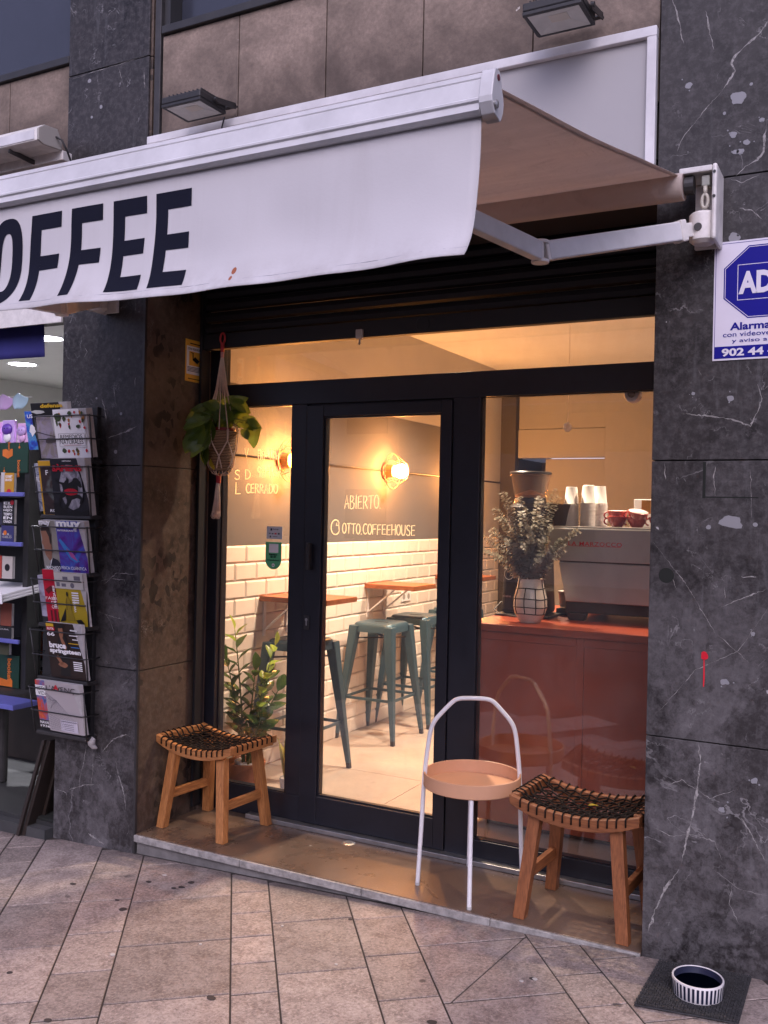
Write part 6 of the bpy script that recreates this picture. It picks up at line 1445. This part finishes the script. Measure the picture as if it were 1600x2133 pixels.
# bottom pocket
m = Mag('magazine', 'pale grey magazine with a red letter in its title, in the lowest pocket', 5, -.462, -.238, .446, .690, flat('print_stone', (.42, .38, .39), .45), pages=.016)
m.txt("L'AVENÇ", .05, .80, .85, .13, black, .0); m.poly('title_letter', [(.255, .835), (.29, .835), (.335, .955), (.37, .955), (.43, .835), (.395, .835), (.38, .87), (.31, .87)], red, .007)
bb = B()
for i in range(15): bb.tube([m.P(.02 + .02 * i, .78 - .01 * i, .005), m.P(.10 + .055 * i, .04 + .012 * i, .005)], .0004, 3)
for i in range(7): bb.tube([m.P(.02, .35 - .05 * i, .005), m.P(.45, .22 - .03 * i, .005)], .0004, 3)
bb.tube([m.P(.08, .66, .005), m.P(.2, .62, .005), m.P(.32, .64, .005), m.P(.16, .52, .005), m.P(.12, .46, .005)], .0007, 3); bb.build('line_drawing', 'print_grey', m.t)
m.poly('caption_field', rect(.36, .86, .03, .26), flat('print_lilac', (.56, .53, .60))); m.polys('cover_lines', [rect(.38, .84, .225, .24)] + [rect(.46, .74, .17 - i * .035, .18 - i * .035) for i in range(4)], 'print_grey', .005)
m = Mag('magazine', 'history magazine with a red and blue cover in the lowest pocket', 5, -.535, -.455, .452, .688, art('print_fire', [(.02, .03, .12), (.10, .14, .35), (.55, .06, .02), (.6, .2, .1)], 11, 12), 1)
m.poly('title_field', rect(0, 1, .68, .90), white); m.txt('HISTORIA', .0, .80, 1.5, .08, black, .0); m.txt('VIDA', .2, .70, .8, .08, black, .0); m.poly('foot_field', rect(0, 1, 0, .17), black); m.txt('NAVAL', .1, .09, .8, .06); m.txt('1936', .1, .02, .8, .05)

# ---- revolving book stand with blue shelf lips
bk_ = thing('book_stand', 'black book stand with blue shelf lips and green panels in the news shop', 'book stand', (-1.3, .35, .45))
B().box(-1.140, -1.100, .31, .40, .48, 1.875).build('post', 'black_metal', bk_, bevel=.003)
B().box(-1.64, -1.60, .31, .40, .48, 1.875).build('post', 'black_metal', bk_, bevel=.003)
def green(z0, z1, x0, x1, y):
    p = B().box(x0, x1, y, y + .006, z0, z1).build('green_panel', 'poster_green', bk_)
    return p
gp = green(1.706, 1.872, -1.60, -1.105, .300); fy = .2992
text('lettering', 'booket', gp, 'orange', (-1.262, fy, 1.875), (0, 0, -1), (1, 0, 0), .085, .020, bold=.02); text('lettering', 'booket', gp, 'orange', (-1.185, fy, 1.775), (0, 0, -1), (1, 0, 0), .095, .024, bold=.03)
B().prism([(-1.305, fy, 1.800), (-1.305, fy, 1.835), (-1.275, fy, 1.838), (-1.255, fy, 1.825), (-1.240, fy, 1.838), (-1.225, fy, 1.838), (-1.225, fy, 1.800), (-1.262, fy, 1.784)], (0, -.0006, 0)).build('orange_pot', 'orange', gp)
bb = B()
for x, z in ((-1.172, 1.846), (-1.29, 1.715)): bb.lathe([(.007, -.0008), (.007, 0)], (x, fy, z), 12, 'y').box(x - .001, x + .001, fy - .0007, fy, z, z + .022)
bb.build('orange_drop', 'orange', gp)
gp2 = green(.512, .690, -1.60, -1.140, .300); text('lettering', 'booket', gp2, 'orange', (-1.230, fy, .672), (0, 0, -1), (1, 0, 0), .125, .034, bold=.03); B().prism([(-1.30, fy, .515), (-1.30, fy, .56), (-1.23, fy, .55), (-1.205, fy, .565), (-1.19, fy, .55), (-1.19, fy, .515)], (0, -.0006, 0)).build('orange_pot', 'orange', gp2)
for z in (1.572, 1.303, .778): B().box(-1.66, -1.010 - (1.572 - z) * .02, .19, .205, z, z + .023).build('shelf_lip', 'blue_shelf', bk_, bevel=.004)
for z in (1.565, 1.296, 1.03, .770): B().box(-1.60, -1.14, .206, .42, z, z + .006).build('shelf', 'black_metal', bk_)
B().box(-1.62, -1.12, .42, .43, .50, 1.86).build('back_panel', 'machine_dark', bk_)
B().lathe([(.0, .465), (.30, .465), (.305, .47), (.305, .502), (.29, .508), (.0, .508)], (-1.33, .36, 0), 48).build('base_disc', 'dark_metal', bk_, auto=.6)
B().lathe([(.03, -.04), (.03, .465)], (-1.33, .36, 0), 16).build('axle', 'dark_metal', bk_)
B().box(-1.9, -.835, -.0, .16, .478, .505).build('lower_board', 'blue_shelf', bk_, bevel=.003)
B().post((-1.5, .08, -.044), (-1.5, .08, .477), .02, .02).build('board_post', 'dark_metal', bk_)
def book(x0, x1, y, z0, z1, col, label, title=None, tcol='paper_white', th=.018, tilt=0.0, deco=None):
    t = thing('book', label, 'book', (x0, y, z0), 'books on the revolving stand')
    B().box(x0 + .002, x1 - .001, y + .0015, y + th, z0 + .001, z1 - .002).build('pages', 'paper_grey', t)
    B().box(x0, x1, y, y + .0012, z0, z1).build('cover', col, t)
    if title:
        n = len(title); hh = (z1 - z0) * .11
        for i, s_ in enumerate(title): text('lettering', s_, t, tcol, (x0 + (x1 - x0) * .12, y - .0002, z1 - (i + 1.4) * hh * 1.35), RX, UZ, (x1 - x0) * .72, hh, bold=.02, out=.0008)
    if deco: B().lathe([(deco[2], -.0012), (deco[2], -.0002)], (x0 + (x1 - x0) * deco[0], y, z0 + (z1 - z0) * deco[1]), 14, 'y').build('cover_spot', deco[3], t)
    return t
c = flat
book(-1.222, -1.147, .245, 1.573, 1.702, c('book_mustard', (.50, .25, .02)), 'mustard yellow novel under the upper green panel', ['ELISABET', 'BENAVENT'], deco=(.5, .18, .018, 'print_red'))
book(-1.262, -1.227, .255, 1.573, 1.705, c('book_white', (.5, .48, .48)), 'slim white book left of the mustard yellow novel'); book(-1.36, -1.266, .25, 1.573, 1.69, c('book_red', (.35, .02, .02)), 'red book at the far left under the upper green panel')
book(-1.240, -1.146, .25, 1.420, 1.556, c('book_black', (.012, .012, .014)), 'black novel with small white title words and a red spot', ['EL', 'BUEN', 'HIJO', 'TIEMPO', 'EN', 'ONADA'], deco=(.82, .88, .014, 'print_red'))
for i, (w_, col, nm) in enumerate([(.022, (.03, .03, .05), 'charcoal'), (.020, (.10, .10, .16), 'slate'), (.024, (.02, .02, .022), 'black'), (.02, (.12, .26, .28), 'teal')]): book(-1.262 - i * .026, -1.262 - i * .026 + w_, .25, 1.414, 1.54 - (.05 if i == 3 else 0), c('book_' + nm + '_b', col), nm + ' book spine beside the black novel on the stand')
book(-1.245, -1.146, .25, 1.306, 1.412, c('book_navy', (.035, .035, .13)), 'navy book with an orange dot above the second blue shelf lip', ['', '', 'EL', 'CIELO'], 'paper_grey', deco=(.32, .62, .013, 'orange'))
book(-1.31, -1.25, .26, 1.306, 1.40, c('book_ash', (.20, .21, .22)), 'ash grey book above the second blue shelf lip')
book(-1.232, -1.150, .25, 1.120, 1.243, c('book_bone', (.46, .42, .38)), 'bone coloured book with black ornaments like a playing card', None, deco=(.5, .5, .02, 'print_black')); book(-1.266, -1.236, .25, 1.12, 1.245, c('book_scarlet', (.38, .05, .03)), 'scarlet spined book left of the bone coloured one'); book(-1.31, -1.27, .25, 1.11, 1.25, c('book_maroon', (.12, .015, .02)), 'maroon book at the left above the newspapers')
book(-1.235, -1.150, .25, .86, .985, c('book_rust', (.30, .085, .05)), 'rust coloured book below the newspapers', None); book(-1.266, -1.240, .25, .86, .99, c('book_brick', (.28, .06, .04)), 'brick red spine below the newspapers'); book(-1.32, -1.27, .25, .85, .985, c('book_cream', (.42, .38, .34)), 'cream book at the left below the newspapers')
book(-1.26, -1.15, .25, .778, .852, c('book_pitch', (.02, .02, .02)), 'low black book above the third blue shelf lip', ['GUIA'], 'paper_grey')
book(-1.24, -1.165, .25, .70, .768, c('book_olive', (.06, .06, .03)), 'dark olive book under the third blue shelf lip')
nw = thing('newspaper', 'folded newspaper with upside-down lettering lying on the book stand', 'newspaper', (-1.15, .2, 1.03))
for i in range(3):
    z = 1.037 + i * .014
    B().prism([(-1.62, .10 + i * .008, z - .050), (-1.05 - i * .012, .10 + i * .008, z - .030), (-1.06 - i * .012, .40, z + .012), (-1.62, .40, z + .010)], (0, 0, .011)).build('folded_sheet', 'paper_white', nw, bevel=.003)
B().prism([(-1.62, .0985, .975), (-1.042, .0985, 1.001), (-1.048, .0985, 1.062), (-1.62, .0985, 1.047)], (0, -.003, 0)).build('front_fold', 'paper_white', nw, bevel=.001)
text('lettering', 'EL TRIANGLE', nw, black, (-1.062, .0952, 1.046), (-1, 0, -.03), (0, 0, -1), .34, .030, bold=.0, out=-.0006)
# toys and party paper above the stand
def toy(x, z, w_, h, label, mats, seed):
    t = thing('toy_packet', label, 'toy', (x, .33, z), 'toy packets on top of the book stand'); rg = random.Random(seed)
    B().box(x, x + w_, .325, .345, z, z + h).build('card', mats[0], t, bevel=.004)
    B().lathe([(.0, -.012), (w_ * .30, -.010), (w_ * .34, .0)], (x + w_ * .45, .3245, z + h * .60), 20, 'y', sy=1.2).build('blister', mats[1], t, smooth=True)
    bb = B()
    for dx in (-.12, .12): bb.lathe([(w_ * .035, -.0135), (w_ * .035, -.012)], (x + w_ * (.45 + dx), .3245, z + h * .64), 10, 'y')
    bb.build('eyes', black, t); B().lathe([(.0, -.009), (w_ * .26, -.006), (w_ * .30, .0)], (x + w_ * .48, .3245, z + h * .24), 18, 'y').build('lower_blister', mats[2], t, smooth=True)
pur, lil, pk = c('toy_purple', (.14, .06, .40), .3), c('toy_lilac', (.55, .38, .72), .3), c('toy_pink', (.70, .42, .68), .3)
toy(-1.345, 1.874, .098, .128, 'purple owl-like toy packet on top of the book stand', (lil, pur, white), 1); toy(-1.222, 1.874, .088, .108, 'pink toy packet beside the purple one on the book stand', (pk, lil, pk), 2); toy(-1.45, 1.874, .09, .12, 'lilac toy packet at the far left on the book stand', (pk, lil, pur), 3)
for i, (x, mm, nm) in enumerate([(-1.36, c('foil_pink', (.62, .42, .68), .25), 'pink'), (-1.24, c('foil_aqua', (.46, .66, .74), .25), 'aqua'), (-1.48, c('foil_violet', (.50, .40, .72), .25), 'violet')]):
    o = B().grid(lambda u, v: (x - .065 + .13 * u, .36 - .02 * math.sin(PI * u), 2.125 - .045 * abs(2 * u - 1) ** 1.0 * 0 - (.085 * math.sin(PI * u) ** .6 + .002) * v + .03 * (1 - abs(2 * u - 1))), 16, 6).build('paper_fan', mm, smooth=True, recalc=False)
    o.modifiers.new('t', 'SOLIDIFY').thickness = .002; tag(o, nm + ' shiny scalloped paper decoration hung over the toy packets', 'decoration', 'scalloped paper decorations in the news shop')
hs_ = B().tube([(-1.60, .352, 2.15), (-1.14, .352, 2.13)], .002, 5).build('decoration_string', 'paper_white'); tag(hs_, 'thin string carrying the scalloped paper decorations', 'string')
# bookcase behind the rack
bc = thing('bookcase', 'narrow dark bookcase of upright books seen behind the magazine rack', 'bookcase', (-1.3, .6, .5))
B().box(-1.42, -.75, .66, .675, .40, 1.98).build('back_panel', 'machine_dark', bc)
for z in (1.83, 1.545, 1.255, .955, .645, .42): B().box(-1.42, -.75, .47, .66, z, z + .008).build('shelf', 'black_metal', bc)
spn = [(1.838, [(.10, .05, .30), (.02, .09, .40), (.35, .30, .36), (.05, .04, .05), (.3, .05, .1), (.1, .1, .3), (.4, .4, .4)]), (1.553, [(.55, .14, .02), (.02, .02, .02), (.30, .42, .34), (.05, .08, .16), (.4, .38, .35), (.2, .02, .02), (.05, .05, .2)]),
       (1.263, [(.40, .42, .50), (.02, .035, .30), (.03, .03, .12), (.42, .36, .20), (.05, .02, .12), (.2, .2, .2), (.4, .1, .1)]), (.963, [(.44, .47, .50), (.40, .38, .36), (.35, .36, .20), (.5, .12, .3), (.03, .1, .2), (.3, .3, .3), (.1, .05, .02)]),
       (.653, [(.40, .38, .34), (.5, .48, .5), (.1, .3, .1), (.03, .02, .02), (.3, .28, .3), (.4, .1, .05), (.02, .1, .2)]), (.428, [(.52, .33, .02), (.02, .02, .025), (.50, .48, .47), (.05, .05, .05), (.02, .02, .1), (.4, .2, .1), (.1, .1, .1)])]
names = ['violet', 'deep blue', 'pale', 'black', 'crimson', 'indigo', 'grey']; shelfn = ['top', 'second', 'third', 'fourth', 'fifth', 'lowest']
for k, (z, cols) in enumerate(spn):
    x = -1.345
    for i, col in enumerate(cols):
        w_ = [.036, .020, .028, .022, .03, .025, .03][i]; h = [.15, .16, .14, .17, .15, .16, .15][i] * (1.0 if k < 4 else .95)
        def cn(c_):
            r_, g_, b_ = c_; mx = max(c_)
            if mx < .06: return 'black'
            if max(c_) - min(c_) < .10: return 'pale' if mx > .3 else 'grey'
            if r_ == mx: return 'orange' if g_ > r_ * .2 and b_ < .1 and g_ < r_ * .5 else ('yellow' if g_ > r_ * .5 and b_ < .25 else 'red')
            return 'green' if g_ == mx else ('blue' if g_ > .02 and r_ < b_ * .5 else 'violet')
        cname = cn(col)
        t = thing('book', f'upright {cname} spined book, {["first", "second", "third", "fourth", "fifth", "sixth", "seventh"][i]} from the left on the {shelfn[k]} shelf of the bookcase', 'book', (x, .5, z), 'upright books in the bookcase')
        B().box(x, x + w_, .485, .60, z + .0005, z + h).build('cover', flat(f'spine_{k}_{i}', col, .45), t, bevel=.002); B().box(x + .002, x + w_ - .002, .490, .598, z + h + .0002, z + h + .001).build('pages', 'paper_grey', t)
        x += w_ + .003
# low brown plinth inside the shop
lp = thing('shop_plinth', 'low reddish brown plinth on the news shop floor behind the stand', 'plinth', (-1.6, .9, 0)); B().box(-2.2, -1.0, .75, 1.4, -.044, .40).build('plinth_body', 'brown_board', lp, bevel=.004)
